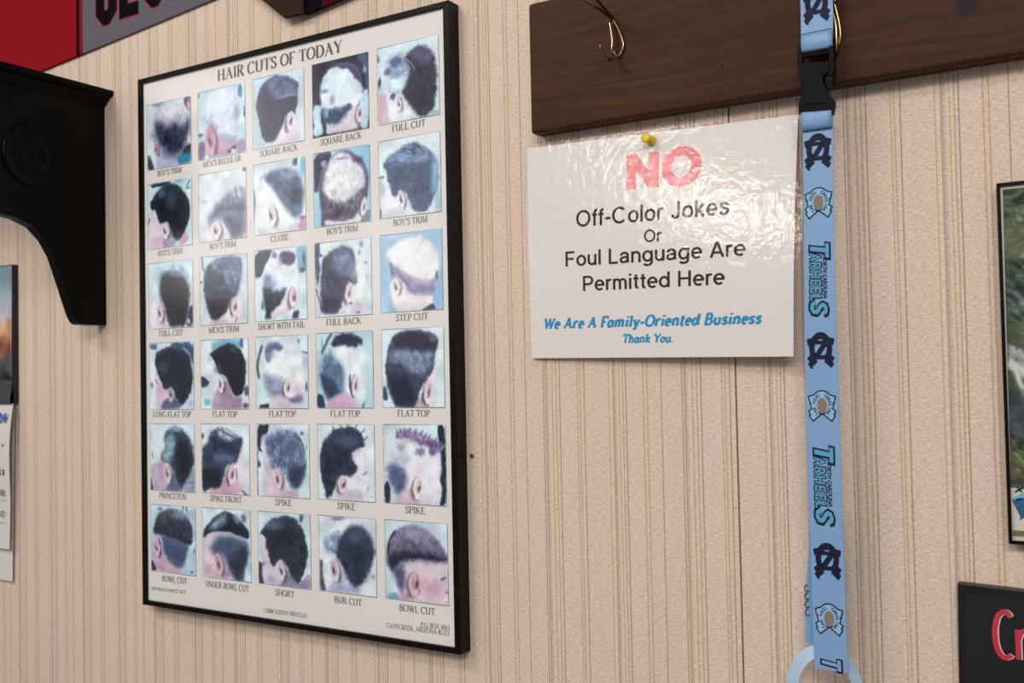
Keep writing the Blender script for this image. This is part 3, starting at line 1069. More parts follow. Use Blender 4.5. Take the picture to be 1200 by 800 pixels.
('PRINCETON', """b c4d8dc
e d2d8d6 .9 149,332 179,273
p 3f3f58 15 2,785 46,940 75,1005 -3,1004
p 8f93ae 23 751,933 986,603 1000,1000 779,1003
l 5a5f80 23 839,873 995,858
p b59ab2 47 17,628 234,564 352,600 494,808 606,1000 75,1005 20,784
l 6a6a86 26 39,427 61,529
p 5f6488 53 404,888 526,672 752,914 750,1004 343,1010
p 2f4258 35 t20:60 315,232 362,115 540,42 742,70 882,183 970,338 999,527 933,699 811,836 693,978 553,768 469,597 352,571 243,544 245,447 357,367 344,270
p 6f94a8 73 t40:40 266,466 386,367 330,232 479,133 594,229 561,422 470,578 279,543
e 7fb4c8 .8 597,84 145,42
p 1b2434 73 654,151 853,207 975,471 899,700 723,915 584,690 560,460
p cbbcc8 15 322,600 426,582 477,655 438,810 360,903 311,853 349,716
l 3a2f40 38 386,647 384,763
E cbbcc8 393,738 76,159 L"""),
('SPIKE FRONT', """b d0dadd
e 4a4a66 .5 23,163 34,42
p d4c3cb 33 540,623 757,451 838,394 892,540 914,722 855,1001 152,997 427,886
p c298ae 49 181,896 427,886 539,642 641,878 750,764 824,948 665,1005 166,1001
p 323e5c 27 t20:30 3,354 136,257 180,123 306,51 497,50 711,136 874,209 845,301 784,432 741,562 635,556 541,586 484,718 399,928 181,927 14,1003 -1,695
p a9b0c0 49 t40:-30 333,83 551,82 790,191 575,241 385,196
l d6dade 22 470,63 604,119 764,136
l 3a4464 22 442,101 603,165 763,210
p 6078a4 109 a80 216,444 436,421 704,471 649,528 324,554
p 1d2232 60 6,601 324,573 431,682 372,925 154,897 8,1000
e d9bdc8 .3 626,722 64,147
l 5a3a50 27 626,611 612,736
l 4a4a70 33 564,770 588,858
l 3a4a80 27 726,636 744,773
l 3a3a5a 33 864,951 933,1001
E d9bdc8 626,722 72,147 R"""),
('SPIKE', """b c9dadd
p 2a3248 17 3,0 234,-1 219,109 91,198 62,341 92,385 11,377
e 2f4a60 .5 32,556 36,47
l 34384a 20 3,378 5,994
e 4a5a7a .5 868,122 34,28
e 7a84a0 .6 953,312 19,38
p cdb6c6 34 127,269 213,375 283,623 408,603 531,689 577,902 774,900 797,999 148,1005 127,806 168,697 127,591
p 66789a 39 t40:70 92,180 218,140 344,87 543,59 743,67 839,174 909,348 955,522 929,663 799,896 651,886 556,707 433,602 307,641 247,552 212,428 165,269
l 3f4a66 30 809,192 886,278 928,386
e 4d5a86 .7 441,213 104,74
e 4f5e84 .7 673,298 132,95
e b9bccb .8 141,207 75,60
e 5f6486 .7 203,250 45,78
l d3d6de 15 318,126 344,73
l d3d6de 15 517,107 543,54
l d3d6de 15 713,106 738,62
p 343f58 62 657,527 955,522 899,716 775,882 652,832 581,688
e c28fae .8 650,954 148,50
e d6b9c4 .3 413,754 75,140
l 4a3442 32 409,688 400,785
E d6b9c4 413,754 75,138 L"""),
('SPIKE', """b d0dadd
p d3ced4 28 611,387 822,296 870,417 889,573 915,747 883,852 857,995 173,1002 320,801 441,674 605,686 678,544
e b3a8be .9 577,916 277,77
p 28324a 21 t16:60 41,381 92,236 190,145 312,51 502,21 689,37 784,121 850,278 729,315 611,387 633,475 714,561 605,690 441,665 346,730 296,838 234,950 150,989 82,774 37,596
l 34405e 19 312,73 284,25
l 34405e 19 431,40 408,-3
l 34405e 19 549,30 564,-7
l 34405e 19 689,46 713,2
l 34405e 19 780,103 841,64
l 34405e 19 819,199 880,160
e 4f6284 .9 521,221 256,92
p d3c0cc 14 350,765 418,674 488,681 533,794 500,904 413,899 355,836
l 3a2c3c 33 431,715 415,780 476,817
l 6a7088 21 802,656 868,614
l 7a6a80 21 870,809 874,852
e 9aa0b0 .5 949,933 36,10
E d3c0cc 444,788 85,113 R"""),
('SPIKE', """b c3d5da
e cfd8d6 .9 101,284 83,267
p 1f2c44 9 862,0 1000,0 1000,1000 878,1000 941,805 902,669 926,358
p 23324c 11 0,732 93,729 99,1008 0,1004
p d5cfd6 16 47,553 121,373 218,194 400,122 666,154 881,273 935,393 935,565 904,686 944,788 915,909 882,1000 172,1007 198,903 87,765
p 56618a 56 t14:0 38,535 164,479 300,511 387,614 358,826 289,903 198,898 88,730
e a9b3c6 .9 302,423 157,106
p 7a6490 31 t50:-75 208,141 220,88 357,52 580,85 754,153 925,221 970,292 922,345 769,382 750,296 532,226 240,197
e d9cdd6 .8 387,201 112,42
l 4a4470 20 231,132 219,67
l 4a4470 20 288,105 276,52
l 4a4470 20 356,87 362,39
l 4a4470 20 424,90 439,42
l 4a4470 18 513,103 538,58
l 4a4470 18 601,129 637,81
l 4a4470 18 666,154 703,105
l 4a4470 18 731,180 776,129
l 4a4470 18 817,213 873,166
l 4a4470 18 892,264 964,213
l cfc4d8 16 927,315 989,254
e 6a6490 .7 595,338 92,56
e 8f8fae .8 283,282 77,60
e 6a4a80 .7 781,335 43,69
p c9a6bc 40 359,791 470,857 578,958 554,997 195,1006 221,902
p dfd0d2 11 462,717 520,646 601,678 630,816 578,935 513,877
l 4a3a48 27 555,676 565,707
l 4a3a48 27 561,763 588,811
l 7a5f80 22 470,822 491,874 530,911
E dfd0d2 551,793 80,143 R"""),
('BOWL CUT', """b b6d3dc
e 9fb3c0 .8 939,107 101,89
e 8a6a90 .5 207,55 51,33
e 7a84a8 .6 971,647 30,61
e 3a4668 .4 904,956 42,16
l 2a3040 25 811,3 813,72
l 2a3040 19 735,4 735,55
p 2b3048 19 1,820 61,879 123,997 0,1000
p bb97ae 43 31,480 198,492 351,775 630,901 727,997 123,997 24,797
e cbb9c8 .8 85,540 77,67
p 44567a 43 t10:0 198,450 451,457 855,547 823,702 728,908 536,912 381,814 289,695 260,551
p 343e54 28 t24:78 46,395 91,226 206,102 396,43 643,54 830,132 934,289 947,409 900,548 788,555 605,490 388,450 231,427 96,447
e 8f9cb0 .9 657,123 213,86
e 5a4a50 .9 298,216 94,124
p 232a3a 46 t14:80 46,378 232,354 575,450 931,471 897,548 788,555 574,506 230,442 70,451
e c9a6bc .5 131,632 64,109
l 4a3a58 43 178,514 215,579
e 55405e .6 192,743 38,59
E c9a6bc 130,647 77,131 L"""),
('UNDER BOWL CUT', """b c8d8dc
e 4f5a7a .6 866,108 56,78
e 8fc4d8 .7 975,806 34,117
p cfb9c2 34 11,449 209,339 498,343 726,390 547,953 315,1012 9,993
p 4a5478 86 t10:0 148,521 354,371 584,358 924,418 961,612 882,812 831,1006 689,1006 548,874 407,645 233,696
p 2f3852 72 581,595 923,457 955,612 867,853 817,1001 689,1002 548,834
e a98099 .9 504,926 126,83
p 1d2436 20 9,409 34,288 212,140 445,29 617,37 787,131 932,242 995,340 952,411 783,367 556,320 325,317 121,359 32,452
p 9fb6cc 75 t30:60 a85 136,293 270,157 502,62 486,196 297,285
e 8fa0b8 .9 730,124 85,75
p cb9fae 17 247,715 321,631 407,685 434,802 345,951 272,975 289,811
l 4a2f44 26 305,707 306,834
e c98fa4 .9 113,893 117,96
e cfc4c8 .8 119,483 88,80
E cb9fae 347,798 81,155 L"""),
('SHORT', """b c9d9dd
e 3a4a70 .6 833,50 50,61
p 8f7fa0 23 750,980 989,780 1000,1000 749,1005
e b8b0c8 .6 946,864 72,24
p 2f3f55 14 1,711 68,706 113,1005 0,1000
p c9bfcb 28 29,379 132,352 214,655 328,728 554,833 665,991 93,1003 61,810 103,724 27,565
e 5a5070 .5 103,728 29,19
p 7f7a9e 51 381,1014 556,711 779,897 777,1006 552,1009
e a89ab8 .9 282,926 143,74
p 2a3346 20 t14:50 24,322 105,210 280,83 509,29 707,49 850,166 932,342 951,541 884,768 778,952 638,888 528,673 386,663 299,755 242,714 200,594 144,495 146,351 74,325
e 56708e .9 307,178 200,70
p d0b9c4 14 380,673 449,630 519,694 517,836 453,943 391,918 427,803
l 3a2633 31 420,697 450,780 426,847
E d0b9c4 450,791 68,147 L"""),
('BUR CUT', """b cfd2d8
e bcd8dc .9 72,195 75,148
e 6a708a .5 360,26 123,26
p 5a4a66 17 3,569 64,601 124,1002 0,1002
e 9a9ab4 .7 947,747 61,36
p cdd6da 24 68,417 133,246 285,71 532,7 773,41 869,215 680,988 119,1002 49,785
p a9a6c4 49 195,919 396,666 706,893 709,996 119,1002
p 7591ac 61 t40:40 81,360 158,263 357,195 453,280 351,469 153,502
p 2c3850 44 t16:50 303,436 355,305 480,150 627,83 800,108 917,212 980,369 962,531 882,699 755,856 670,917 538,857 444,716 373,595 301,546
e 4c617c .9 672,256 154,109
e c9bcc6 .3 285,711 79,153
l 33283a 32 267,745 262,790
e d0b3bc .8 263,604 64,40
E c9bcc6 278,712 79,149 L"""),
('BOWL CUT', """b c3d5db
e 5f8aac .7 128,973 121,60
p cfbcc6 24 158,649 492,475 785,463 995,477 1001,658 955,797 1002,838 997,1002 480,1011 242,996 185,857
e cb93a8 .9 747,824 201,137
l 3a3040 27 903,688 958,663
l 8f5068 24 947,856 1002,838
p 55547a 54 t8:0 91,630 281,547 339,660 305,848 274,924 186,810
p 6f6684 24 t34:85 17,494 51,279 152,143 321,51 502,26 707,98 879,209 982,341 998,472 785,479 551,464 312,498 159,583 97,639 37,564
p 28213a 66 t20:85 24,423 285,348 642,357 994,408 998,472 551,469 282,517 97,639 31,557
l 2a2440 48 34,410 86,229 161,142
e a39ab4 .9 499,148 237,89
p d3a5b2 18 373,727 429,642 518,635 566,735 577,872 526,931 453,882
l 5a2f48 30 472,703 521,762 545,856
e c08aa4 .8 333,961 149,46
E d3a5b2 479,776 100,157 R"""),
]
# ================================================================ the wall
def wallpaper():
    m = bpy.data.materials.new('striped_fabric_wallpaper')
    m.use_nodes = True
    nt = m.node_tree
    N, L = nt.nodes.new, nt.links.new
    b = nt.nodes['Principled BSDF']
    b.inputs['Roughness'].default_value = .85
    b.inputs['Specular IOR Level'].default_value = .15
    geo = N('ShaderNodeTexCoord')
    sep = N('ShaderNodeSeparateXYZ')
    L(geo.outputs['Object'], sep.inputs[0])

    def math_(op, a, bb=None, c=None):
        n = N('ShaderNodeMath')
        n.operation = op
        for i, q in enumerate((a, bb, c)):
            if q is None:
                continue
            if isinstance(q, (int, float)):
                n.inputs[i].default_value = q
            else:
                L(q, n.inputs[i])
        return n.outputs[0]
    # the stripes stand 4.6 mm further right beyond the seam, as on two hung strips
    beyond = math_('GREATER_THAN', sep.outputs['X'], -.3001)
    wob = N('ShaderNodeTexNoise')
    wob.noise_dimensions = '3D'
    wob.inputs['Scale'].default_value = 25
    L(geo.outputs['Object'], wob.inputs['Vector'])
    xw = math_('MULTIPLY_ADD', wob.outputs['Fac'], .0008, sep.outputs['X'])
    x = math_('SUBTRACT', xw, math_('MULTIPLY', beyond, .0046))
    P = .1496
    ph = math_('FRACT', math_('DIVIDE', math_('ADD', x, .5703 + .0070 + 20 * P), P))
    # offsets in metres from a point 7 mm left of the wide grey stripe: (offset, half width, colour)
    GREY, TAN, DARK, OCHRE = 'ab9c92', 'b89a7a', '8f7868', 'bf9f77'
    A = [(.0009, .0005, TAN), (.0072, .0024, GREY), (.0121, .0007, OCHRE), (.0159, .0008, TAN), (.0191, .0006, DARK),
         (.0374, .0007, TAN), (.0415, .0007, TAN), (.0558, .0004, DARK)]
    B = [(.0769 - .0748, .0005, DARK), (.0809 - .0748, .0022, GREY), (.0871 - .0748, .0007, TAN), (.0917 - .0748, .0009, OCHRE), (.0956 - .0748, .0006, DARK),
         (.1158 - .0748, .0006, OCHRE), (.1187 - .0748, .0006, TAN), (.1234 - .0748, .0005, DARK)]

    def ramp(fac, stripes):
        r = N('ShaderNodeValToRGB')
        e = r.color_ramp.elements
        half = P / 2
        pair = stripes[5][0]
        cream, pink, straw = hexlin('dac7b5'), hexlin('d8c5b7'), hexlin('d8c4b3')

        def ground(o):
            return cream if o < stripes[4][0] else (pink if o < pair else straw)
        e[0].position = 0
        e[0].color = (*straw, 1)
        e[1].position = 1
        e[1].color = (*straw, 1)
        for o, w, c in stripes:
            c = hexlin(c)
            lo, hi = (o - w) / half, (o + w) / half
            s = .00030 / half
            for p_, cc in ((lo - s, ground(o - w - .0004) if o > .004 else straw), (lo + s * .4, c), (hi + s, ground(o + w))):
                q = e.new(min(max(p_, .0005), .9995))
                q.color = (*cc, 1)
        L(fac, r.inputs['Fac'])
        return r.outputs['Color']
    ph2 = math_('MULTIPLY', ph, 2.0)
    ra = ramp(ph2, A)
    rb = ramp(math_('SUBTRACT', ph2, 1.0), B)
    mx = N('ShaderNodeMix')
    mx.data_type = 'RGBA'
    L(math_('GREATER_THAN', ph, .5), mx.inputs['Factor'])
    L(ra, mx.inputs['A'])
    L(rb, mx.inputs['B'])
    # woven look: short horizontal flecks and fine grain
    mp = N('ShaderNodeMapping')
    mp.inputs['Scale'].default_value = (210, 1, 1150)
    L(geo.outputs['Object'], mp.inputs['Vector'])
    n1 = N('ShaderNodeTexNoise')
    n1.inputs['Scale'].default_value = 1.0
    n1.inputs['Detail'].default_value = 3
    L(mp.outputs[0], n1.inputs['Vector'])
    mp2 = N('ShaderNodeMapping')
    mp2.inputs['Scale'].default_value = (1100, 1, 420)
    L(geo.outputs['Object'], mp2.inputs['Vector'])
    n2 = N('ShaderNodeTexNoise')
    n2.inputs['Scale'].default_value = 1.0
    n2.inputs['Detail'].default_value = 2
    L(mp2.outputs[0], n2.inputs['Vector'])
    n3 = N('ShaderNodeTexNoise')
    n3.inputs['Scale'].default_value = 9
    n3.inputs['Detail'].default_value = 4
    L(geo.outputs['Object'], n3.inputs['Vector'])
    s = math_('ADD', math_('MULTIPLY_ADD', n1.outputs['Fac'], .95, .525), math_('MULTIPLY_ADD', n2.outputs['Fac'], .80, -.40))
    s = math_('MULTIPLY', s, math_('MULTIPLY_ADD', n3.outputs['Fac'], .10, .95))
    ml = N('ShaderNodeMix')
    ml.data_type = 'RGBA'
    ml.blend_type = 'MULTIPLY'
    ml.inputs['Factor'].default_value = 1
    L(mx.outputs['Result'], ml.inputs['A'])
    L(s, ml.inputs['B'])
    L(ml.outputs['Result'], b.inputs['Base Color'])
    bp = N('ShaderNodeBump')
    bp.inputs['Strength'].default_value = .25
    bp.inputs['Distance'].default_value = .0006
    L(math_('ADD', n1.outputs['Fac'], n2.outputs['Fac']), bp.inputs['Height'])
    L(bp.outputs['Normal'], b.inputs['Normal'])
    return m


SEAM = -.3001
# two hung panels: the right one tucks a hair behind the left one's edge along the seam
wv, wf = join(box(-3.2, SEAM, 0, .03, 0, 2.75), box(SEAM + .0013, 1.6, .0014, .03, 0, 2.75), box(SEAM, SEAM + .0013, .0060, .03, 0, 2.75))
wall = obj('wall_back', wv, wf, wallpaper())
wall['kind'] = 'structure'

# ================================================================ the haircut poster
PX0, PX1, PZ0, PZ1, PF = -1.0983, -.5960, 1.2045, 1.8947, -.019
poster = thing('haircut_poster', 'large black framed poster of haircut photographs under glass', 'poster', (-.8471, 0, PZ0))
lipx, lipz = .0078, .0062
ix0, ix1, iz0, iz1 = PX0 + lipx, PX1 - lipx, PZ0 + lipz, PZ1 - lipz


def rail(a, b, c, d):
    """Mitred rail from outer edge a-b to inner edge d-c, front to wall."""
    v = [(a[0], PF, a[1]), (b[0], PF, b[1]), (c[0], PF, c[1]), (d[0], PF, d[1])]
    v += [(p[0], -.0002, p[2]) for p in v]
    f = [(0, 1, 2, 3), (7, 6, 5, 4), (0, 4, 5, 1), (1, 5, 6, 2), (2, 6, 7, 3), (3, 7, 4, 0)]
    return v, f


oc = [(PX0, PZ0), (PX1, PZ0), (PX1, PZ1), (PX0, PZ1)]
ic = [(ix0, iz0), (ix1, iz0), (ix1, iz1), (ix0, iz1)]
for k in range(4):
    v, f = rail(oc[k], oc[(k + 1) % 4], ic[(k + 1) % 4], ic[k])
    obj('frame_rail', v, f, M_BLACK_WOOD, poster, bevel=.0007, seg=2)
v, f = box(ix0 - .003, ix1 + .003, -.0155, -.004, iz0 - .003, iz1 + .003)
sheet = obj('printed_sheet', v, f, M_PAPER, poster, label='cream printed sheet with six rows of photographs')
v, f = box(ix0 - .002, ix1 + .002, -.0176, -.0164, iz0 - .002, iz1 + .002)
obj('glass_pane', v, f, M_GLASS, poster, label='clear glass over the sheet')

CW, CH = .0835, .0855
M_HAIRLINE = mat('thin_grey_keyline', '5c6264', .6)
CAPW = {"BOY'S TRIM": .047, "MEN'S REGULAR": .068, 'SQUARE BACK': .062, 'FULL CUT': .046, 'CLOSE': .030, "MEN'S TRIM": .054,
        'SHORT WITH TAIL': .076, 'FULL BACK': .052, 'STEP CUT': .044, 'LONG FLAT TOP': .073, 'FLAT TOP': .044, 'PRINCETON': .052,
        'SPIKE FRONT': .056, 'SPIKE': .027, 'BOWL CUT': .048, 'UNDER BOWL CUT': .076, 'SHORT': .031, 'BUR CUT': .041}
words, keyl = ([], []), ([], [])
for i, (cap, ops) in enumerate(PHOTOS):
    r, c = divmod(i, 5)
    x0 = -1.0836 + .0968 * c + .0002 * (c > 2)
    z1 = 1.8578 + .0008 * c - .10455 * r
    C = paint(ops, 96, 98, CH / CW, 11 + i * 37)
    print_grid('photo_print', C, [(x0, z1), (x0 + CW, z1 + .0006), (x0 + CW, z1 - CH + .0006), (x0, z1 - CH)], -.0158, M_INK, sheet)
    for q in (box(x0 - .0004, x0 + CW + .0004, -.0157, -.0156, z1, z1 + .0008), box(x0 - .0004, x0 + CW + .0004, -.0157, -.0156, z1 - CH - .0004, z1 - CH + .0002),
              box(x0 - .0006, x0, -.0157, -.0156, z1 - CH, z1), box(x0 + CW, x0 + CW + .0006, -.0157, -.0156, z1 - CH, z1)):
        keyl = join(keyl, q)
    w = CAPW[cap]
    xc = x0 + CW / 2 + (.0015 if r == 5 and c == 0 else 0)
    t = fit_text(pen_text(cap, .155, .07, .05), xc - w / 2, xc + w / 2, z1 - CH - .0100 - (.0020 if r > 4 else 0), .0074, .004)
    words = join(words, on_plane(t, -.0157))
words = join(words, on_plane(fit_text(pen_text('HAIR CUTS OF TODAY', .20, .065, .05), -.9512, -.7465, 1.8680, .0143, -.002), -.0157))
for s, x0, x1, z, h in (('@2006 JOSEPH BRUGLIO', -.883, -.8133, 1.2171, .0052), ('P.O. BOX 4463', -.6499, -.6119, 1.2269, .0052),
                        ('CAVECREEK, ARIZONA 85331', -.6965, -.6119, 1.2206, .0052), ('MCURAG@QWEST.NET', -1.0838, -1.0189, 1.2243, .0044)):
    words = join(words, on_plane(fit_text(pen_text(s, .14, .06, .05), x0, x1, z, h, .012), -.0157))
obj('lettering', *words, M_GREY_TYPE, sheet, label='grey serif title and captions')
obj('keyline', *keyl, M_HAIRLINE, sheet, label='thin grey outlines round the photographs')

# ================================================================ the coat rack board
def wood():
    m = bpy.data.materials.new('dark_stained_pine')
    m.use_nodes = True
    nt = m.node_tree
    N, L = nt.nodes.new, nt.links.new
    b = nt.nodes['Principled BSDF']
    b.inputs['Roughness'].default_value = .5
    b.inputs['Specular IOR Level'].default_value = .14
    tc = N('ShaderNodeTexCoord')
    warp = N('ShaderNodeTexNoise')
    warp.inputs['Scale'].default_value = 5
    L(tc.outputs['Object'], warp.inputs['Vector'])
    mp = N('ShaderNodeMapping')
    mp.inputs['Scale'].default_value = (2.2, 60, 230)
    L(tc.outputs['Object'], mp.inputs['Vector'])
    add = N('ShaderNodeMix')
    add.data_type = 'RGBA'
    add.blend_type = 'ADD'
    add.inputs['Factor'].default_value = 1.0
    sc = N('ShaderNodeVectorMath')
    sc.operation = 'SCALE'
    sc.inputs['Scale'].default_value = 5.0
    L(warp.outputs['Color'], sc.inputs[0])
    L(mp.outputs[0], add.inputs['A'])
    L(sc.outputs[0], add.inputs['B'])
    g = N('ShaderNodeTexNoise')
    g.inputs['Scale'].default_value = 1.0
    g.inputs['Detail'].default_value = 6
    g.inputs['Roughness'].default_value = .6
    L(add.outputs['Result'], g.inputs['Vector'])
    r = N('ShaderNodeValToRGB')
    e = r.color_ramp.elements
    e[0].position, e[0].color = .2, (*hexlin('2a180d'), 1)
    e[1].position, e[1].color = .85, (*hexlin('512f15'), 1)
    q = e.new(.5)
    q.color = (*hexlin('3c2211'), 1)
    L(g.outputs['Fac'], r.inputs['Fac'])
    # one dark knot near the right of the board
    sub = N('ShaderNodeVectorMath')
    sub.operation = 'SUBTRACT'
    sub.inputs[1].default_value = KNOT
    L(tc.outputs['Object'], sub.inputs[0])
    ln = N('ShaderNodeVectorMath')
    ln.operation = 'LENGTH'
    L(sub.outputs[0], ln.inputs[0])
    mr = N('ShaderNodeMapRange')
    mr.inputs['From Min'].default_value = .006
    mr.inputs['From Max'].default_value = .011
    mr.inputs['To Min'].default_value = 1
    mr.inputs['To Max'].default_value = 0
    L(ln.outputs['Value'], mr.inputs['Value'])
    mk = N('ShaderNodeMix')
    mk.data_type = 'RGBA'
    L(mr.outputs[0], mk.inputs['Factor'])
    L(r.outputs['Color'], mk.inputs['A'])
    mk.inputs['B'].default_value = (*hexlin('211a1c'), 1)
    L(mk.outputs['Result'], b.inputs['Base Color'])
    bp = N('ShaderNodeBump')
    bp.inputs['Strength'].default_value = .2
    bp.inputs['Distance'].default_value = .0006
    L(g.outputs['Fac'], bp.inputs['Height'])
    L(bp.outputs['Normal'], b.inputs['Normal'])
    return m


rack = thing('coat_rack', 'dark stained wooden coat rack board with wire hooks above the paper notice', 'coat rack', (-.1, 0, 1.737))
KNOT = (.0052, -.02, .0455)
M_WOOD = wood()
v, f = box(-.4975, .42, -.0205, -.0002, 1.7371, 1.8688)
obj('board', v, f, M_WOOD, rack, bevel=.0035, seg=3, label='dark brown stained board with a knot')


def coat_hook(x, z, arm, flat=False):
    """Two-wire hook: a flat loop and screw on the board, an upper double arm and a small lower hook."""
    y = -.0217
    loop = [(x, y, z), (x + .0076, y, z - .0164), (x + .0100, y, z - .0291), (x + .0044, y, z - .0371), (x + .0003, y, z - .0314)]
    low = [(x - .002, y - .003, z - .0035), (x + .0006, y - .0045, z - .018), (x + .0011, y - .0058, z - .031), (x + .0012, y - .0098, z - .0405),
           (x + .0003, y - .0150, z - .0432), (x - .0006, y - .0205, z - .0398), (x - .0022, y - .0243, z - .0336)]
    if flat:
        loop = [(x + .42 * (a - x), q, c) for a, q, c in loop]
        low = [(x + 1.2 * (a - x), y + .36 * (q - y), c) for a, q, c in low]
    t = [tube(loop, .0014), tube(low, .0016)]
    t += [] if flat else [lathe([(.0003, -.0006), (.0019, .0), (.0021, .0012), (.0012, .0024), (.0003, .0026)], (x - .0022, y - .0240, z - .0330), (-.3, -.4, .8), 12)]
    for d in (-1, 1):
        pts = [(x + .001 * d, y - .002, z)] + [(x + dx + d * s, y - dy, z + dz) for dx, dy, dz, s in arm]
        t.append(tube(pts, .0013))
    # the wires meet again in the rounded tip of the arm
    dx, dy, dz, s = arm[-1]
    t.append(tube([(x + dx - s, y - dy, z + dz), (x + dx, y - dy - .004, z + dz + .004), (x + dx + s, y - dy, z + dz)], .0013))
    t.append(lathe([(.0012, 0), (.0016, .0035)], (x, y - .002, z - .001), (0, 1, 0), 12))
    return join(*t)


arm1 = [(-.0016, .016, .0035, .002), (-.0052, .0385, .0085, .0052), (-.009, .056, .013, .006), (-.011, .066, .026, .006), (-.011, .069, .040, .005)]
obj('coat_hook', *coat_hook(-.4032, 1.8342, arm1), M_BRASS, rack, smooth=True, label='dark brass wire hook near the left end of the board')
arm2 = [(-.003, .002, .012, .003), (-.009, .006, .028, .005), (-.014, .010, .044, .006), (-.0155, .0145, .060, .006), (-.0155, .0165, .068, .005)]
obj('coat_hook', *coat_hook(-.1966, 1.8060, arm2, True), M_BRASS, rack, smooth=True, label='dark brass wire hook behind the blue lanyard')
# tiny old screw hole
obj('screw_hole', *lathe([(.0006, 0), (.0011, .0002), (.0004, .0004)], (-.2967, -.0204, 1.7705), (0, -1, 0), 12), M_BLACK, rack)

# ================================================================ the laminated notice
# corner points follow the sheet as it hangs: pinned at the top, its lower right corner standing off the wall
SIGN = [Vector((-.5118, -.0045, 1.7271)), Vector((-.2345, -.0035, 1.7203)), Vector((-.2411, -.017, 1.5070)), Vector((-.5112, -.0045, 1.5119))]


def on_sign(u, v, lift=0.0):
    """u 0..1 across, v 0..1 down the paper."""
    p = (SIGN[0] * (1 - u) + SIGN[1] * u) * (1 - v) + (SIGN[3] * (1 - u) + SIGN[2] * u) * v
    return Vector((p.x, p.y - .005 * math.sin(math.pi * min(max(v, 0), 1)) * (.3 + .7 * u) - lift, p.z))


notice = thing('paper_notice', 'laminated white paper notice pinned below the wooden coat rack', 'notice', (-.373, 0, 1.51))


def sign_sheet(u0, u1, v0, v1, lift, n=28, corner=.0):
    V, F = [], []
    for j in range(n + 1):
        for i in range(n + 1):
            u, v = u0 + (u1 - u0) * i / n, v0 + (v1 - v0) * j / n
            V.append(on_sign(u, v, lift))
    for j in range(n):
        for i in range(n):
            a = j * (n + 1) + i
            F.append((a, a + n + 1, a + n + 2, a + 1))
    m = len(V)
    V += [p + Vector((0, .00025, 0)) for p in V]
    F += [tuple(i + m for i in q)[::-1] for q in F]
    ring = [i for i in range(n + 1)] + [(n + 1) * j + n for j in range(1, n + 1)] + [(n + 1) * n + i for i in range(n - 1, -1, -1)] + [(n + 1) * j for j in range(n - 1, 0, -1)]
    for a, b in zip(ring, ring[1:] + ring[:1]):
        F.append((a, b, b + m, a + m))
    return V, F


obj('paper_sheet', *sign_sheet(0, 1, 0, 1, 0, 44), M_WHITE_PAPER, notice)
M_LAM = clear_mat('laminating_film', .05, .10, bump=.36, bscale=110)
# the pouch reaches past the paper on every side and has rounded corners
lv, lf = [], []
NU = 40
rows = []
for j in range(NU + 1):
    v = -.016 + (1.045 + .016) * j / NU
    dv = min(v + .016, 1.045 - v) * .2135
    rad = .006
    ins = 0.0 if dv > rad else rad - math.sqrt(max(rad * rad - (rad - dv) ** 2, 0))
    ins /= .277
    rows.append([on_sign(-.014 + ins + (1.025 + .014 - 2 * ins) * i / NU, v, .0006) for i in range(NU + 1)])
for rw in rows:
    lv += rw
for j in range(NU):
    for i in range(NU):
        a = j * (NU + 1) + i
        lf.append((a, a + NU + 1, a + NU + 2, a + 1))
obj('laminate_film', lv, lf, M_LAM, notice, smooth=True, label='clear shiny laminate with a rounded margin')

W_S, H_S = .2774, .2143


def sign_line(t, u0, u1, v_base, h):
    v, f, w = t
    return [on_sign(u0 + (u1 - u0) * a / w, v_base - b * h, .00015 + k) for (a, b), k in zip(v, pieces(len(v), f))], f


M_RED = mat('faded_red_print', 'ee9095', .6, spec=.2)
M_BLACKTYPE = mat('black_print', '2c2624', .6, spec=.2)
M_BLUETYPE = mat('blue_print', '2592c4', .6, spec=.2)
no = sign_line(plain_text('NO', .25, track=.10), .408, .668, .247, .160)
obj('lettering', *no, M_RED, notice, label='large faded red NO')
t = join(sign_line(plain_text('Off-Color Jokes', .142, track=.045), .205, .778, .397, .077),
         sign_line(plain_text('Or', .14, track=.045), .474, .537, .491, .057),
         sign_line(plain_text('Foul Language Are', .142, track=.045), .157, .836, .577, .070),
         sign_line(plain_text('Permitted Here', .142, track=.045), .228, .765, .694, .069))
obj('lettering', *t, M_BLACKTYPE, notice, label='black sans serif lines of the notice')
t = join(sign_line(pen_text('We Are A Family-Oriented Business', .235, .185, .17, .01, .22), .055, .893, .862, .048),
         sign_line(pen_text('Thank You.', .235, .185, .17, .01, .22), .384, .580, .934, .037))
obj('lettering', *t, M_BLUETYPE, notice, label='blue slab serif lines of the notice')

# yellow push pin through the top of the notice
pin = thing('push_pin', 'yellow plastic push pin at the top of the laminated notice', 'push pin', (-.3738, -.0055, 1.7155))
M_YEL = mat('yellow_plastic', 'e0bd10', .35)
pv, pf = lathe([(.0012, 0), (.0046, .0002), (.0049, .0010), (.0044, .0018), (.0028, .0026), (.0026, .0072), (.0036, .0088), (.0047, .0098),
                (.0049, .0110), (.0043, .0119), (.0012, .0122)], (-.3738, -.0052, 1.7155), (-.1, -1, .12), 32)
obj('pin_head', pv, pf, M_YEL, pin, smooth=True)
obj('pin_shaft', *tube([(-.3738, -.0056, 1.7155), (-.3738, -.0006, 1.7152)], .0006, 8, 2), mat('steel', (.5, .5, .5), .3, 1.0), pin)

# ================================================================ the lanyard
LY = -.034
lany = thing('lanyard', 'light blue printed lanyard with black buckle hanging from the coat rack', 'lanyard', (-.212, LY, 1.246))


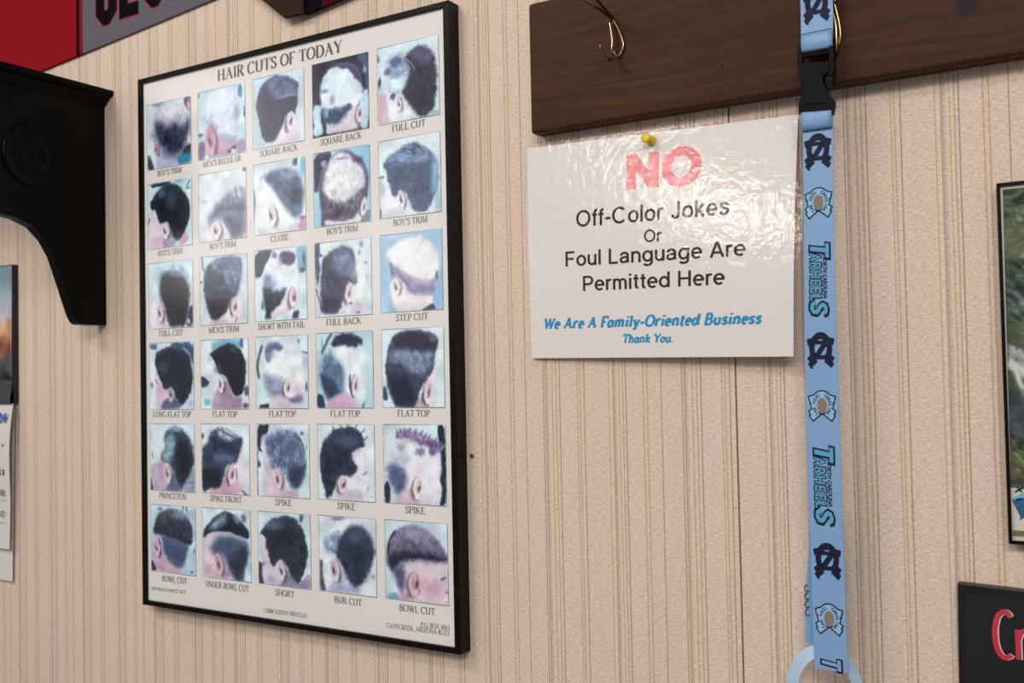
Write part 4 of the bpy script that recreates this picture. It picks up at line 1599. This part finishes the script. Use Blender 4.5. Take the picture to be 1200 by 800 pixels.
def ribbon(pts, th=.0011):
    """pts: (x_left, x_right, y, z) down the strap."""
    V, F = [], []
    n = len(pts)
    cols = 5
    for s in (0, th):
        for x0, x1, y, z in pts:
            for c in range(cols):
                V.append((x0 + (x1 - x0) * c / (cols - 1), y + s, z))
    for i in range(n - 1):
        for c in range(cols - 1):
            a = i * cols + c
            F.append((a, a + cols, a + cols + 1, a + 1))
            b = a + n * cols
            F.append((b, b + 1, b + cols + 1, b + cols))
        for c in (0, cols - 1):
            a, b = i * cols + c, (i + 1) * cols + c
            F.append((a, b, b + n * cols, a + n * cols))
    for c in range(cols - 1):
        F.append((c, c + 1, c + 1 + n * cols, c + n * cols))
        a = (n - 1) * cols + c
        F.append((a, a + 1, a + 1 + n * cols, a + n * cols))
    return V, F


def interp(tab, z):
    for (za, *A), (zb, *B) in zip(tab, tab[1:]):
        if zb <= z <= za:
            t = (za - z) / (za - zb)
            return [p + (q - p) * t for p, q in zip(A, B)]
    return tab[-1][1:] if z < tab[-1][0] else tab[0][1:]


EDGE = [(1.95, -.2212, -.1944, -.060), (1.87, -.2214, -.1946, -.0505), (1.82, -.2217, -.1948, -.036), (1.80, -.2219, -.1950, LY), (1.69, -.2232, -.1983, LY), (1.59, -.2250, -.1998, LY), (1.519, -.2268, -.2000, LY), (1.404, -.2276, -.2000, LY),
        (1.341, -.2267, -.1994, LY), (1.277, -.2264, -.1992, LY), (1.2455, -.2259, -.1987, LY)]


def strap_rows(z0, z1, n):
    rows = []
    for i in range(n + 1):
        z = z0 + (z1 - z0) * i / n
        a, b, y = interp(EDGE, z)
        rows.append((a, b, y, z))
    return rows


# upper strap: comes down from the hook and folds round the bar of the buckle
up = [(-.2214, -.1946, -.0310, 1.850), (-.2214, -.1946, -.0340, 1.872), (-.2214, -.1946, -.0375, 1.8800), (-.2214, -.1946, -.0420, 1.8830), (-.2214, -.1946, -.0465, 1.8805), (-.2214, -.1946, -.0495, 1.874)] + strap_rows(1.866, 1.772, 24)
strap_a = obj('strap', *ribbon(up), M_STRAP, lany, smooth=False, label='upper light blue strap above the buckle')
fold = [(-.2216, -.1955, LY - .0016, 1.7798), (-.2217, -.1956, LY - .0030, 1.776), (-.2217, -.1957, LY - .0036, 1.772), (-.2216, -.1957, LY - .0030, 1.767), (-.2214, -.1958, LY - .0005, 1.7635), (-.2212, -.1958, LY + .003, 1.7632)]
obj('stitched_fold', *ribbon(fold), M_STRAP, strap_a, smooth=True)
# lower strap from the buckle to the bottom loop
strap_b = obj('strap', *ribbon(strap_rows(1.7130, 1.2455, 60)), M_STRAP, lany, label='long light blue strap below the buckle')
fold2 = [(-.2237, -.1976, LY + .001, 1.7140), (-.2238, -.1979, LY - .0032, 1.7130), (-.2237, -.1980, LY - .0040, 1.708), (-.2236, -.1981, LY - .0034, 1.703), (-.2234, -.1982, LY - .0018, 1.6975)]
obj('stitched_fold', *ribbon(fold2), M_STRAP, strap_b, smooth=True)
# stitches across both folds
st = [([], []), ([], [])]
for k in range(13):
    x = -.2226 + k * .0019
    st[0] = join(st[0], box(x, x + .0012, LY - .0020, LY - .0008, 1.6968, 1.6971))
    st[1] = join(st[1], box(x + .0015, x + .0030, LY - .0021, LY - .0009, 1.7797 + k * .00004, 1.7800 + k * .00004))
obj('stitching', *st[0], M_NAVY, strap_b)
obj('stitching', *st[1], M_NAVY, strap_a)
# back half of the loop, seen beyond the left edge near the bottom
back = [(-.2262, -.2040, LY + .006, 1.40), (-.2290, -.2070, LY + .010, 1.37), (-.2320, -.2090, LY + .014, 1.34), (-.2352, -.2110, LY + .014, 1.31), (-.2368, -.2130, LY + .014, 1.285), (-.2372, -.2140, LY + .014, 1.262)]
obj('strap', *ribbon([(a, b, y, z) for a, b, y, z in back]), M_STRAP, lany, label='back strap showing past the left edge near the bottom')
# flat tape ring through the bottom of the strap
M_TAPE = mat('pale_blue_tape', 'a9c4dc', .5, bump=.15, bscale=900)
RC, RR = Vector((-.2195, 0, 1.2225)), .0275
rv, rf = [], []
NR = 48
for k in range(NR):
    w = 2 * math.pi * k / NR
    cx, cz = math.cos(w), math.sin(w)
    side = 1 if cx > 0 else -1
    hw = .0040 + .0008 * (1 - cx)
    yb = -.0275 + .004 * cx
    for dr, dy in ((-hw, -.003), (hw, .001)):
        rv.append((RC.x + (RR * .98 + dr) * cx, yb + dy, RC.z + (RR * 1.35 + dr) * cz))
m_ = len(rv)
rv += [(a, b + .001, c) for a, b, c in rv]
for k in range(NR):
    a, b = 2 * k, 2 * ((k + 1) % NR)
    rf += [(a, a + 1, b + 1, b), (a + m_, b + m_, b + 1 + m_, a + 1 + m_), (a, b, b + m_, a + m_), (a + 1, a + 1 + m_, b + 1 + m_, b + 1)]
obj('tape_ring', rv, rf, M_TAPE, lany, label='pale blue tape loop at the bottom of the lanyard')

# the black side release buckle, built from outlines in millimetres (x right, z up from the lower strap edge)
BX, BZ = -.2106, 1.7130


def mm(pts):
    return [(BX + a / 1000, BZ + b / 1000) for a, b in pts]


buckle = obj('buckle', *prism_xz(mm([(-14.6, -1.0), (-14.9, 5), (-14.2, 10), (-11.6, 16), (-10.6, 21), (-10.4, 26.4), (-13.4, 29.0), (-14.0, 33), (-14.0, 42.6), (11.6, 39.9), (11.4, 33), (10.6, 30), (7.0, 28.4),
                                     (6.0, 26.4), (6.2, 22.5), (8.4, 16.5), (11.6, 11.2), (14.8, 6.6), (15.0, 2.0), (13.4, -4.6), (12.2, -5.6), (12.0, -2.2), (-12.2, .2), (-12.6, -3.6)]), LY - .0035, LY + .0040), M_PLASTIC_BLACK, lany, bevel=.0010, seg=2,
             label='black plastic side release buckle')
obj('ladder_bar', *join(prism_xz(mm([(-14.6, 40), (-10.6, 40), (-10.4, 58.2), (-14.4, 58)]), LY - .0020, LY + .0045),
                        prism_xz(mm([(10.6, 28), (13.6, 27), (15.4, 32), (15.6, 56), (12.0, 57.5)]), LY - .0022, LY + .0048),
                        *[prism_xz(mm([(-9.8 + k * 1.95, 46.6), (-8.5 + k * 1.95, 46.6), (-8.5 + k * 1.95, 52.4), (-9.8 + k * 1.95, 52.4)]), LY - .0018, LY + .0030) for k in range(11)],
                        prism_xz(mm([(-11.5, 47.0), (12.6, 47.0), (12.6, 52.0), (-11.5, 52.0)]), LY - .0010, LY + .0035)), M_PLASTIC_BLACK, buckle, bevel=.0003, seg=1)
obj('release_prong', *join(prism_xz(mm([(7.4, 27.0), (12.8, 28.5), (13.8, 25), (13.2, 19), (10.2, 14.8), (8.8, 17.5), (7.2, 22)]), LY - .0012, LY + .0045),
                           prism_xz(mm([(-11.2, 25.6), (-13.4, 26.6), (-14.0, 22), (-13.2, 17), (-12.2, 16.4), (-11.4, 20)]), LY - .0012, LY + .0045)), M_PLASTIC_BLACK, buckle, bevel=.0006)
obj('raised_panel', *prism_xz(mm([(-10.6, 6.0), (-8.2, 15), (-7.8, 24), (-9.8, 31), (-10.6, 39.5), (8.4, 37.6), (7.4, 32), (3.6, 28), (3.2, 23), (5.4, 14), (9.6, 4.6)]), LY - .0042, LY - .0030), M_PLASTIC_BLACK, buckle, bevel=.0008)


def at_strap(pts2, z0, lift=.0003, faces=None):
    """pts2: (x, z) offsets in strap space about a centre at height z0."""
    out = []
    lev = pieces(len(pts2), faces) if faces else [0] * len(pts2)
    for (a, b), k in zip(pts2, lev):
        z = z0 + b
        l, r, y = interp(EDGE, z)
        out.append(((l + r) / 2 + a, y - lift - k, z))
    return out


def poly_faces(*polys):
    V, F = [], []
    for p in polys:
        F.append(tuple(range(len(V), len(V) + len(p))))
        V += p
    return V, F


def rot_rect(cx, cy, w, h, deg):
    c, s = math.cos(math.radians(deg)), math.sin(math.radians(deg))
    return [(cx + a * c - b * s, cy + a * s + b * c) for a, b in ((-w / 2, -h / 2), (w / 2, -h / 2), (w / 2, h / 2), (-w / 2, h / 2))]


def crest(grow=0.0):
    """Open ring with splayed block ends, as on the strap."""
    t = [stroke(arc(0, .05, .325, .36, -58, 238, 30), .20 + grow)]
    for sx in (-1, 1):
        t.append(poly_faces(rot_rect(sx * .405, .24, .17 + grow, .19 + grow, -sx * 14)))
        t.append(poly_faces(rot_rect(sx * .30, -.355, .33 + grow, .17 + grow, -sx * 36)))
        t.append(poly_faces(rot_rect(sx * .36, -.30, .15 + grow, .30 + grow, -sx * 36)))
    return join(*t)


def nc_mark(s, tilt=0.0):
    t = [crest(), poly_faces(rot_rect(0, .215, .62, .105, 0), rot_rect(0, -.205, .62, .115, 0), rot_rect(0, .0, .17, .50, -42), rot_rect(-.33, -.50, .06, .05, 0))]
    v, f = join(*t)
    return [(a * s * .76, b * s + a * s * tilt) for a, b in v], f


for z in (1.8030, 1.6792, 1.5117, 1.3359):
    v, f = nc_mark(.0296)
    obj('emblem', at_strap(v, z, .0003, f), f, M_NAVY, strap_a if z > 1.75 else strap_b, label='navy interlocked letters emblem')
M_BADGE = mat('badge_light_blue_print', '8fb9dc', .55, spec=.2)
M_TAUPE = mat('badge_grey_print', '84786c', .6, spec=.2)
for z in (1.6358, 1.4652, 1.2880):
    s = .0225
    w1 = join(crest(.13), poly_faces(arc(0, .02, .30, .36, 0, 360, 24)))
    w2 = join(crest(.03), poly_faces(arc(0, .02, .24, .30, 0, 360, 24)))
    sk = lambda P, k: [(a * k * .88, b * k) for a, b in P]
    e = obj('emblem', at_strap(sk(w1[0], s), z, .0003, w1[1]), w1[1], M_NAVY, strap_b, label='small round badge with navy outline')
    obj('badge_field', at_strap(sk(w2[0], s), z, .00045, w2[1]), w2[1], M_BADGE, strap_b)
    obj('badge_centre', at_strap(sk(arc(0, .0, .21, .29, 0, 360, 24), s), z, .0006), [tuple(range(25))], M_TAUPE, strap_b)
    lt = ([], [])
    for word, a0, a1 in (('TAR HEEL', 232, 112), ('CAROLINA', 62, -50)):
        for k, ch in enumerate(word):
            if ch == ' ':
                continue
            an = a0 + (a1 - a0) * k / (len(word) - 1)
            gv, gf, gw = sans_text(ch, bold=.03)
            ca, sa = math.cos(math.radians(an)), math.sin(math.radians(an))
            q = []
            for a, b in gv:
                a2, b2 = (a - gw / 2) * .11, (b - .5) * .13
                rx, ry = .345 + b2, .40 + b2
                q.append((rx * ca + a2 * sa, .02 + ry * sa - a2 * ca))
            lt = join(lt, (q, gf))
    obj('badge_lettering', at_strap(sk(lt[0], s), z, .0006, lt[1]), lt[1], M_NAVY, strap_b)

M_WORD = mat('teal_blue_print', '5a9fc6', .55, spec=.2)


def strap_word(t, z_top, length, x0, h, lift, stretch_end=None):
    """Lettering that reads down the strap: its start at z_top, letter tops towards the right edge."""
    v, f, w = t
    pts = [(x0 + b * h, -(a / w) * length) for a, b in v]
    return at_strap(pts, z_top, lift, f), f


def team_word(z_top, L, full=True):
    tl = L * .20 if full else .0094
    dark = [strap_word(plain_text('T', .22, .14, .11), z_top, tl, -.0080, .0160, .0003)]
    fill = [strap_word(plain_text('T', .20, .14), z_top - .0006, tl - .0012, -.0074, .0150, .00045)]
    if full:
        dark.append(strap_word(plain_text('ARHEEL', .21, .10, .13, .16), z_top - tl * .88, L * .66, -.0078, .0092, .0003))
        fill.append(strap_word(plain_text('ARHEEL', .17, .10, 0, .16), z_top - tl * .88 - .0004, L * .66 - .0008, -.0075, .0087, .00045))
        dark.append(strap_word(plain_text('S', .24, .14, .12), z_top - L * .83, L * .17, -.0080, .0145, .0003))
        fill.append(strap_word(plain_text('S', .21, .14), z_top - L * .83 - .0006, L * .17 - .0012, -.0074, .0134, .00045))
        dark.append(strap_word(sans_text('NORTH CAROLINA', bold=.03, slant=.2), z_top - tl - .0008, L * .60, .0028, .0034, .0003))
    obj('lettering', *join(*dark), M_NAVY, strap_b)
    obj('lettering', *join(*fill), M_WORD if full else M_STRAP, strap_b)


team_word(1.6043, .0610)
team_word(1.4339, .0650)
team_word(1.2572, .0610, False)
# a trace of the same print on the back strap
obj('lettering', *join(*[on_plane(stroke(arc(-.2345, 1.288 + k * .0068, .0018, .0028, 60, 330, 12), .0008), LY + .0136) for k in range(4)]), M_NAVY, lany)

# ================================================================ the black wall shelf at the left
shelf = thing('wall_shelf', 'black painted wooden wall shelf with curved bracket and round rosette', 'shelf', (-1.19, 0, 1.5735))
PXR = -1.1916
prof = [(-.0002, 1.5735), (-.030, 1.5735), (-.0399, 1.5738), (-.0445, 1.5775), (-.0488, 1.5847), (-.0560, 1.6040), (-.0648, 1.6295), (-.0770, 1.6625), (-.0900, 1.6830), (-.1069, 1.6986),
        (-.1290, 1.7066), (-.1529, 1.7095), (-.175, 1.7085), (-.190, 1.712), (-.200, 1.722), (-.200, 1.8800), (-.0002, 1.8800)]
sx = [p for p in prof]
for x0, nm in ((PXR - .019, 'end panel'), (PXR - .78, None)):
    pv, pf = prism_yz(sx, x0, x0 + .019)
    pan = obj('side_bracket', pv, pf, M_BLACK, shelf, bevel=.0012, seg=2)
    if nm:
        ros = lathe([(.0415, -.001), (.0415, .0016), (.040, .0030), (.0375, .0034), (.035, .0022), (.033, .0012), (.022, .0010), (.020, .0026), (.0155, .0036), (.012, .0024), (.010, .0014), (.0055, .0016), (.003, .0030), (.0005, .0033)],
                    (PXR, -.1087, 1.7904), (1, 0, 0), 48)
        obj('rosette', *ros, M_BLACK, pan, smooth=True)
# moulded top: slab with a cove under its edge
edge = [(0, 1.8965), (.0188, 1.8965), (.0196, 1.8945), (.0196, 1.8915), (.0180, 1.8895), (.0120, 1.8865), (.0060, 1.8810), (.0015, 1.8765), (0, 1.8755)]
tv, tf = [], []
outl = [(-.0002, PXR), (-.214, PXR), (-.214, PXR - .78), (-.0002, PXR - .78)]
offs = [(0, 1), (-1, 1), (-1, -1), (0, -1)]
for off, z in edge:
    for (y, x), (dy, dx) in zip(outl, offs):
        tv.append((x + dx * off, y + dy * off, z))
ne = len(edge)
for i in range(ne - 1):
    for k in range(3):
        tf.append((i * 4 + k, i * 4 + k + 1, (i + 1) * 4 + k + 1, (i + 1) * 4 + k))
    tf.append((i * 4 + 3, i * 4, (i + 1) * 4, (i + 1) * 4 + 3))
tf += [(0, 1, 2, 3), tuple(4 * (ne - 1) + k for k in (3, 2, 1, 0))]
obj('shelf_top', tv, tf, M_BLACK, shelf)
obj('back_rail', *box(PXR - .77, PXR - .015, -.014, -.0002, 1.815, 1.880), M_BLACK, shelf, bevel=.001)

# ================================================================ pennants
def felt(name, h):
    return mat(name, h, .95, spec=.05, bump=.6, bscale=900, vary=.38, vscale=260)


M_REDFELT, M_GREYFELT, M_BLACKFELT, M_MAROON = felt('red_felt', '8e1620'), felt('grey_felt', '65636c'), felt('black_felt', '0f0f13'), felt('maroon_felt', '43101a')
pen = thing('pennant', 'red and grey felt pennant with black lettering above the black shelf', 'pennant', (-1.3, 0, 1.93))


def pz(x):
    return 1.9513 + (x + 1.3278) * .0791


TIP = -.36
top = lambda x: 2.31 - (x + 1.62) * .11


def band(x0, x1, y, lean=0.0):
    return prism_xz([(x0, pz(x0)), (x1, pz(x1)), (x1 + lean, top(x1)), (x0 + lean, top(x0))], y, -.0008)


obj('hoist_panel', *band(-1.62, -1.2475, -.0040), M_REDFELT, pen, label='red felt end of the pennant')
obj('stripe', *band(-1.2475, -1.2405, -.0044), M_BLACKFELT, pen, label='thin black stripe')
obj('stripe', *band(-1.2405, -1.2340, -.0042), M_REDFELT, pen, label='thin red stripe')
gx = [(-1.2340, pz(-1.2340)), (-.60, pz(-.60)), (-.60, top(-.60)), (-1.2340, top(-1.2340))]
obj('grey_panel', *prism_xz(gx, -.0038, -.0008), M_GREYFELT, pen, label='grey felt body of the pennant')


def block_letters(grow):
    w = .0170 + grow
    t = []
    h = .125
    x, z0 = -1.2036, 1.9893
    for ch in 'GEORG':
        L_, B_ = .0440, z0 + w / 2 - grow / 2
        x0, x1 = x + .0085, x + L_ - .0085
        b, tp, c = z0 + .0085, z0 + h, .011
        if ch == 'G':
            p = [(x1, tp - .03), (x1, tp - c), (x1 - c, tp), (x0 + c, tp), (x0, tp - c), (x0, b + c), (x0 + c, b), (x1 - c, b), (x1, b + c), (x1, b + .05), (x0 + .018, b + .05)]
            t.append(stroke(p, w))
        elif ch == 'E':
            t.append(stroke([(x1 + .004, tp), (x0, tp), (x0, b), (x1 + .004, b)], w))
            t.append(stroke([(x0, (b + tp) / 2), (x1 - .004, (b + tp) / 2)], w))
        elif ch == 'O':
            p = [(x1, tp - c), (x1 - c, tp), (x0 + c, tp), (x0, tp - c), (x0, b + c), (x0 + c, b), (x1 - c, b), (x1, b + c)]
            t.append(stroke(p, w, closed=True))
        else:
            t.append(stroke([(x0, b - .0085), (x0, tp), (x1 - c, tp), (x1, tp - c), (x1, tp - .05), (x1 - c, tp - .06), (x0, tp - .06)], w))
            t.append(stroke([(x0 + .01, tp - .06), (x1, b - .0085)], w))
        x += L_ + .0062
        z0 += .0022
        h -= .006
    return join(*t)


obj('lettering', *on_plane(block_letters(.0030), -.0040), M_REDFELT, pen, label='red edging of the letters')
obj('lettering', *on_plane(block_letters(0), -.0042), M_BLACKFELT, pen, label='black block letters')

pen2 = thing('pennant', 'dark maroon pennant with black end band above the framed poster', 'pennant', (-.75, 0, 1.925))
q = lambda x: 1.9254 + (x + .8085) * .115
obj('end_band', *prism_xz([(-.8085, q(-.8085)), (-.7830, q(-.7830)), (-.7850, 2.20), (-.8260, 2.22)], -.0095, -.0050), M_BLACKFELT, pen2)
obj('felt_panel', *prism_xz([(-.7830, q(-.7830)), (-.50, q(-.50)), (-.50, 2.13), (-.7850, 2.20)], -.0090, -.0050), M_MAROON, pen2)
plq = thing('wooden_plaque', 'brown wooden plaque with cut corner above the framed poster', 'plaque', (-.84, 0, 1.925))
obj('plaque_board', *prism_xz([(-.8369, 1.9254), (-.8069, 1.9254), (-.8060, 1.99), (-.83, 2.06), (-.98, 2.06), (-.95, 2.018), (-.873, 1.9547)], -.015, -.0101), mat('brown_plaque_wood', '2e2016', .7, spec=.1, vary=.2, vscale=20), plq, bevel=.001)
obj('hanger_block', *box(-.865, -.82, -.0101, -.0002, 1.965, 2.03), mat('brown_block_wood', '3a2a20', .7), plq)

# ================================================================ calendar at the far left
cal = thing('wall_calendar', 'wall calendar with landscape picture under the black shelf', 'calendar', (-1.55, 0, 1.2))
M_CALBLACK = mat('calendar_black_card', '0f1012', .35)
obj('backing_card', *box(-1.72, -1.3960, -.0080, -.0002, 1.4660, 1.6720), M_CALBLACK, cal, bevel=.0006)
C = paint('''b 8fa0ae
p 6f8494 60 0,0 1000,0 1000,180 0,140
p a9a3a6 90 0,330 1000,300 1000,620 0,620
p b0a09a 50 0,520 1000,520 1000,640 0,640
p b5764f 14 t30:80 0,700 500,690 620,640 760,600 820,520 880,480 930,520 960,450 1001,440 1001,1001 0,1001
p 8c5236 30 t30:70 600,760 800,700 900,640 1001,640 1001,800 620,820
p 4c4a48 20 t40:60 780,820 860,760 920,790 960,740 1001,760 1001,1001 760,1001
p 3a4034 30 t40:20 0,900 700,880 1001,900 1001,1001 0,1001''', 120, 80, .5, 5)
print_grid('landscape_print', C, [(-1.715, 1.6705), (-1.3990, 1.6705), (-1.4010, 1.4960), (-1.715, 1.4960)], -.0083, M_INK, cal, label='picture of red rock under a grey sky')
# the glossy dark foot of the picture curls towards the room
cv, cf = [], []
for k in range(9):
    t = k / 8
    z = 1.4958 - .030 * t
    y = -.0083 - .006 * math.sin(t * math.pi * .5) ** 2
    cv += [(-1.715, y, z), (-1.4010 + .006 * t, y, z)]
cf = [(2 * k, 2 * k + 1, 2 * k + 3, 2 * k + 2) for k in range(8)]
obj('curled_foot', cv, cf, mat('dark_glossy_card', '3a3c40', .3), cal, smooth=True)


def page(x1t, x1b, zt, zb, y0, bulge):
    V, F = [], []
    n = 12
    for k in range(n + 1):
        t = k / n
        z = zt + (zb - zt) * t
        y = y0 - bulge * math.sin(math.pi * min(1, t * 1.4)) * (1 - t)
        V += [(-1.715, y, z), (x1t + (x1b - x1t) * t ** .8, y, z)]
    for k in range(n):
        F.append((2 * k, 2 * k + 1, 2 * k + 3, 2 * k + 2))
    m = len(V)
    V += [(a, b + .0006, c) for a, b, c in V]
    F += [tuple(i + m for i in reversed(q_)) for q_ in F]
    for k in range(n):
        F += [(2 * k + 1, 2 * k + 1 + m, 2 * k + 3 + m, 2 * k + 3)]
    return V, F


M_PAGE = mat('calendar_page_paper', 'd9d5d2', .55)
obj('date_page', *page(-1.3930, -1.4045, 1.4655, 1.2515, -.0110, .006), M_PAGE, cal, label='front calendar page with dates')
obj('date_page', *page(-1.4000, -1.4080, 1.4600, 1.2030, -.0045, .0), M_PAGE, cal, label='next calendar page showing below')
dt = ([], [])
for s, z in (('6', 1.4064), ('13', 1.3648), ('20', 1.3346), ('27', 1.3032)):
    w = .0062 * len(s)
    dt = join(dt, on_plane(fit_text(sans_text(s, bold=.02), -1.4105 - w, -1.4105, z - .004, .0085), -.0150))
for k, z in enumerate((1.4180, 1.3850, 1.3520, 1.3190, 1.2860)):
    dt = join(dt, box(-1.70, -1.4068 - k * .0008, -.0128, -.0126, z + .004, z + .0044))
obj('lettering', *dt, mat('dark_grey_dates', '55565c', .6), cal, label='grey date numerals')
obj('lettering', *on_plane(fit_text(sans_text('2024', bold=.04, slant=.3), -1.4500, -1.4005, 1.4385, .0145), -.0166), mat('blue_ink', '3d63b0', .6), cal, label='blue year numerals')
obj('nail', *lathe([(.0008, 0), (.0008, .010), (.0022, .0102), (.0022, .0112)], (-1.55, 0, 1.6650), (0, -1, 0), 10), M_BRASS, cal)

# ================================================================ framed aerial photograph at the right
pic = thing('framed_photograph', 'thin black framed aerial photograph of trees and a road', 'picture', (.11, 0, 1.356))
FX0, FX1, FZ0, FZ1 = -.0785, .30, 1.3563, 1.6400
oc = [(FX0, FZ0), (FX1, FZ0), (FX1, FZ1), (FX0, FZ1)]
ic = [(FX0 + .0026, FZ0 + .0026), (FX1 - .0026, FZ0 + .0026), (FX1 - .0026, FZ1 - .0026), (FX0 + .0026, FZ1 - .0026)]
PF = -.012
for k in range(4):
    v, f = rail(oc[k], oc[(k + 1) % 4], ic[(k + 1) % 4], ic[k])
    obj('frame_rail', v, f, M_BLACK_WOOD, pic, bevel=.0004, seg=1)
mount = obj('paper_mount', *box(FX0 + .002, FX1 - .002, -.0090, -.0008, FZ0 + .002, FZ1 - .002), mat('ivory_mount_paper', 'd8d0c4', .5), pic, label='ivory paper border')
C = paint('''b 4f5a3e
p 5d5f3e 20 t20:10 0,0 120,0 1001,0 1001,260 0,260
p 3c4a34 10 t70:40 0,0 60,0 70,60 40,110 0,120
p 2f3b2e 12 t60:20 50,110 160,130 200,200 90,200
p 6a5548 8 40,150 70,140 90,170 60,180
p 3a4d2c 26 t90:35 0,250 40,215 110,205 240,215 1001,200 1001,520 0,520
p 55659a 60 a40 0,300 40,300 60,420 0,440
p 8a8a86 5 0,560 140,690 1001,1001 1001,1001 1001,960 150,650 0,520
p c2beb8 4 0,565 40,600 90,700 90,720 20,620 0,600
p c2c2bc 4 0,560 8,560 70,830 56,830
p 333f38 24 t60:40 0,640 60,800 150,740 1001,1001 0,1001
p 3b465c 50 a80 0,700 90,700 90,830 0,830
p 5e6130 24 t70:20 0,880 60,850 160,840 240,870 1001,850 1001,1001 0,1001
p 2c3626 16 t50:20 0,960 120,930 1001,940 1001,1001 0,1001''', 380, 240, .64, 8, 3.5)
print_grid('aerial_print', C, [(-.0742, 1.6350), (.2940, 1.6350), (.2940, 1.4000), (-.0758, 1.4000)], -.0093, M_INK, mount)
strip = paint('''b 8a8a58
p 5a5a34 30 t40:0 0,0 180,0 180,1001 0,1001
p b07a6a 40 150,300 330,250 400,1001 150,1001
p 6a7a44 30 t40:0 500,0 1001,0 1001,1001 500,1001''', 90, 6, .03, 4)
print_grid('strip_print', strip, [(-.0756, 1.3668), (.26, 1.3668), (.26, 1.3622), (-.0756, 1.3622)], -.0093, M_INK, mount)


def logo(*pts):
    return [(-.0766 + a / 1000, -.0094, 1.3600 + b / 1000) for a, b in pts]


obj('logo_print', *poly_faces(logo((0, 30.5), (4, 33.5), (9, 36.5), (15, 38.5), (22, 39), (24, 34), (14, 33), (5, 30))), mat('sky_blue_print', '6fb4d4', .5), mount)
obj('logo_print', *poly_faces(logo((1.6, 29.8), (6, 32), (14, 32.5), (24, 33.5), (24, 18), (14, 20), (6.2, 15), (6.6, 18), (4.4, 23))), mat('deep_blue_print', '14598c', .5), mount)
obj('logo_print', *poly_faces(logo((3.2, 37.4), (10, 41), (10.4, 40), (3.8, 36.2)), logo((4.6, 40.6), (6, 41), (9, 37), (7.6, 36.6))), M_NAVY, mount)
obj('glass_pane', *box(FX0 + .0024, FX1 - .0024, -.0108, -.0100, FZ0 + .0024, FZ1 - .0024), M_GLASS, pic)

# ================================================================ black sign at the lower right
sgn = thing('black_sign', 'black wall sign with red white-edged lettering below the framed photograph', 'sign', (.02, 0, 1.12))
M_SIGN = mat('black_sign_face', '17181a', .38, vary=.15, vscale=30)
v, f = prism_xz([(-.1168, 1.3220), (-.1205, 1.110), (.16, 1.102), (.16, 1.3128)], -.0095, -.0002)
obj('sign_board', v, f, mat('black_sign_rim', '0c0c0d', .4), sgn, bevel=.001)
v, f = prism_xz([(-.1120, 1.3140), (-.1150, 1.120), (.15, 1.112), (.15, 1.3060)], -.0098, -.0090)
obj('sign_face', v, f, M_SIGN, sgn)


def brush(shift):
    cp = [(-.0795 + shift, 1.2990), (-.0812 + shift, 1.3018), (-.0845 + shift, 1.3022), (-.0882 + shift, 1.2985), (-.0902 + shift, 1.2910), (-.0906 + shift, 1.2835), (-.0898 + shift, 1.2755), (-.0872 + shift, 1.2690),
          (-.0838 + shift, 1.2668), (-.0806 + shift, 1.2682), (-.0795 + shift, 1.2696)]
    rp = [(-.0745 + shift, 1.2895), (-.0742 + shift, 1.2665)]
    r2 = [(-.0742 + shift, 1.2815), (-.0722 + shift, 1.2872), (-.0695 + shift, 1.2893), (-.0670 + shift, 1.2880)]
    s3 = lambda P: [(q_.x, q_.y) for q_ in smooth_path([(a, b, 0) for a, b in P], 5)]
    return join(stroke(s3(cp), .0040), stroke(rp, .0040), stroke(s3(r2), .0036))


obj('lettering', *on_plane(brush(.0009), -.00985), mat('white_sign_paint', 'cfc9c6', .5), sgn, label='white edging of the letters')
obj('lettering', *on_plane(brush(0), -.0100), mat('red_sign_paint', 'c22a42', .5), sgn, label='red brushed letters')

# ================================================================ small nail in the wallpaper
nl = thing('nail', 'small dark nail in the wallpaper beside the poster', 'nail', (-.5893, 0, 1.4101))
obj('nail_head', *lathe([(.0007, -.004), (.0007, .0012), (.0021, .0014), (.0021, .0021), (.0010, .0025)], (-.5893, 0, 1.4101), (.1, -1, .1), 14), mat('rusty_steel', '5a3d2a', .6, .6), nl, smooth=False)
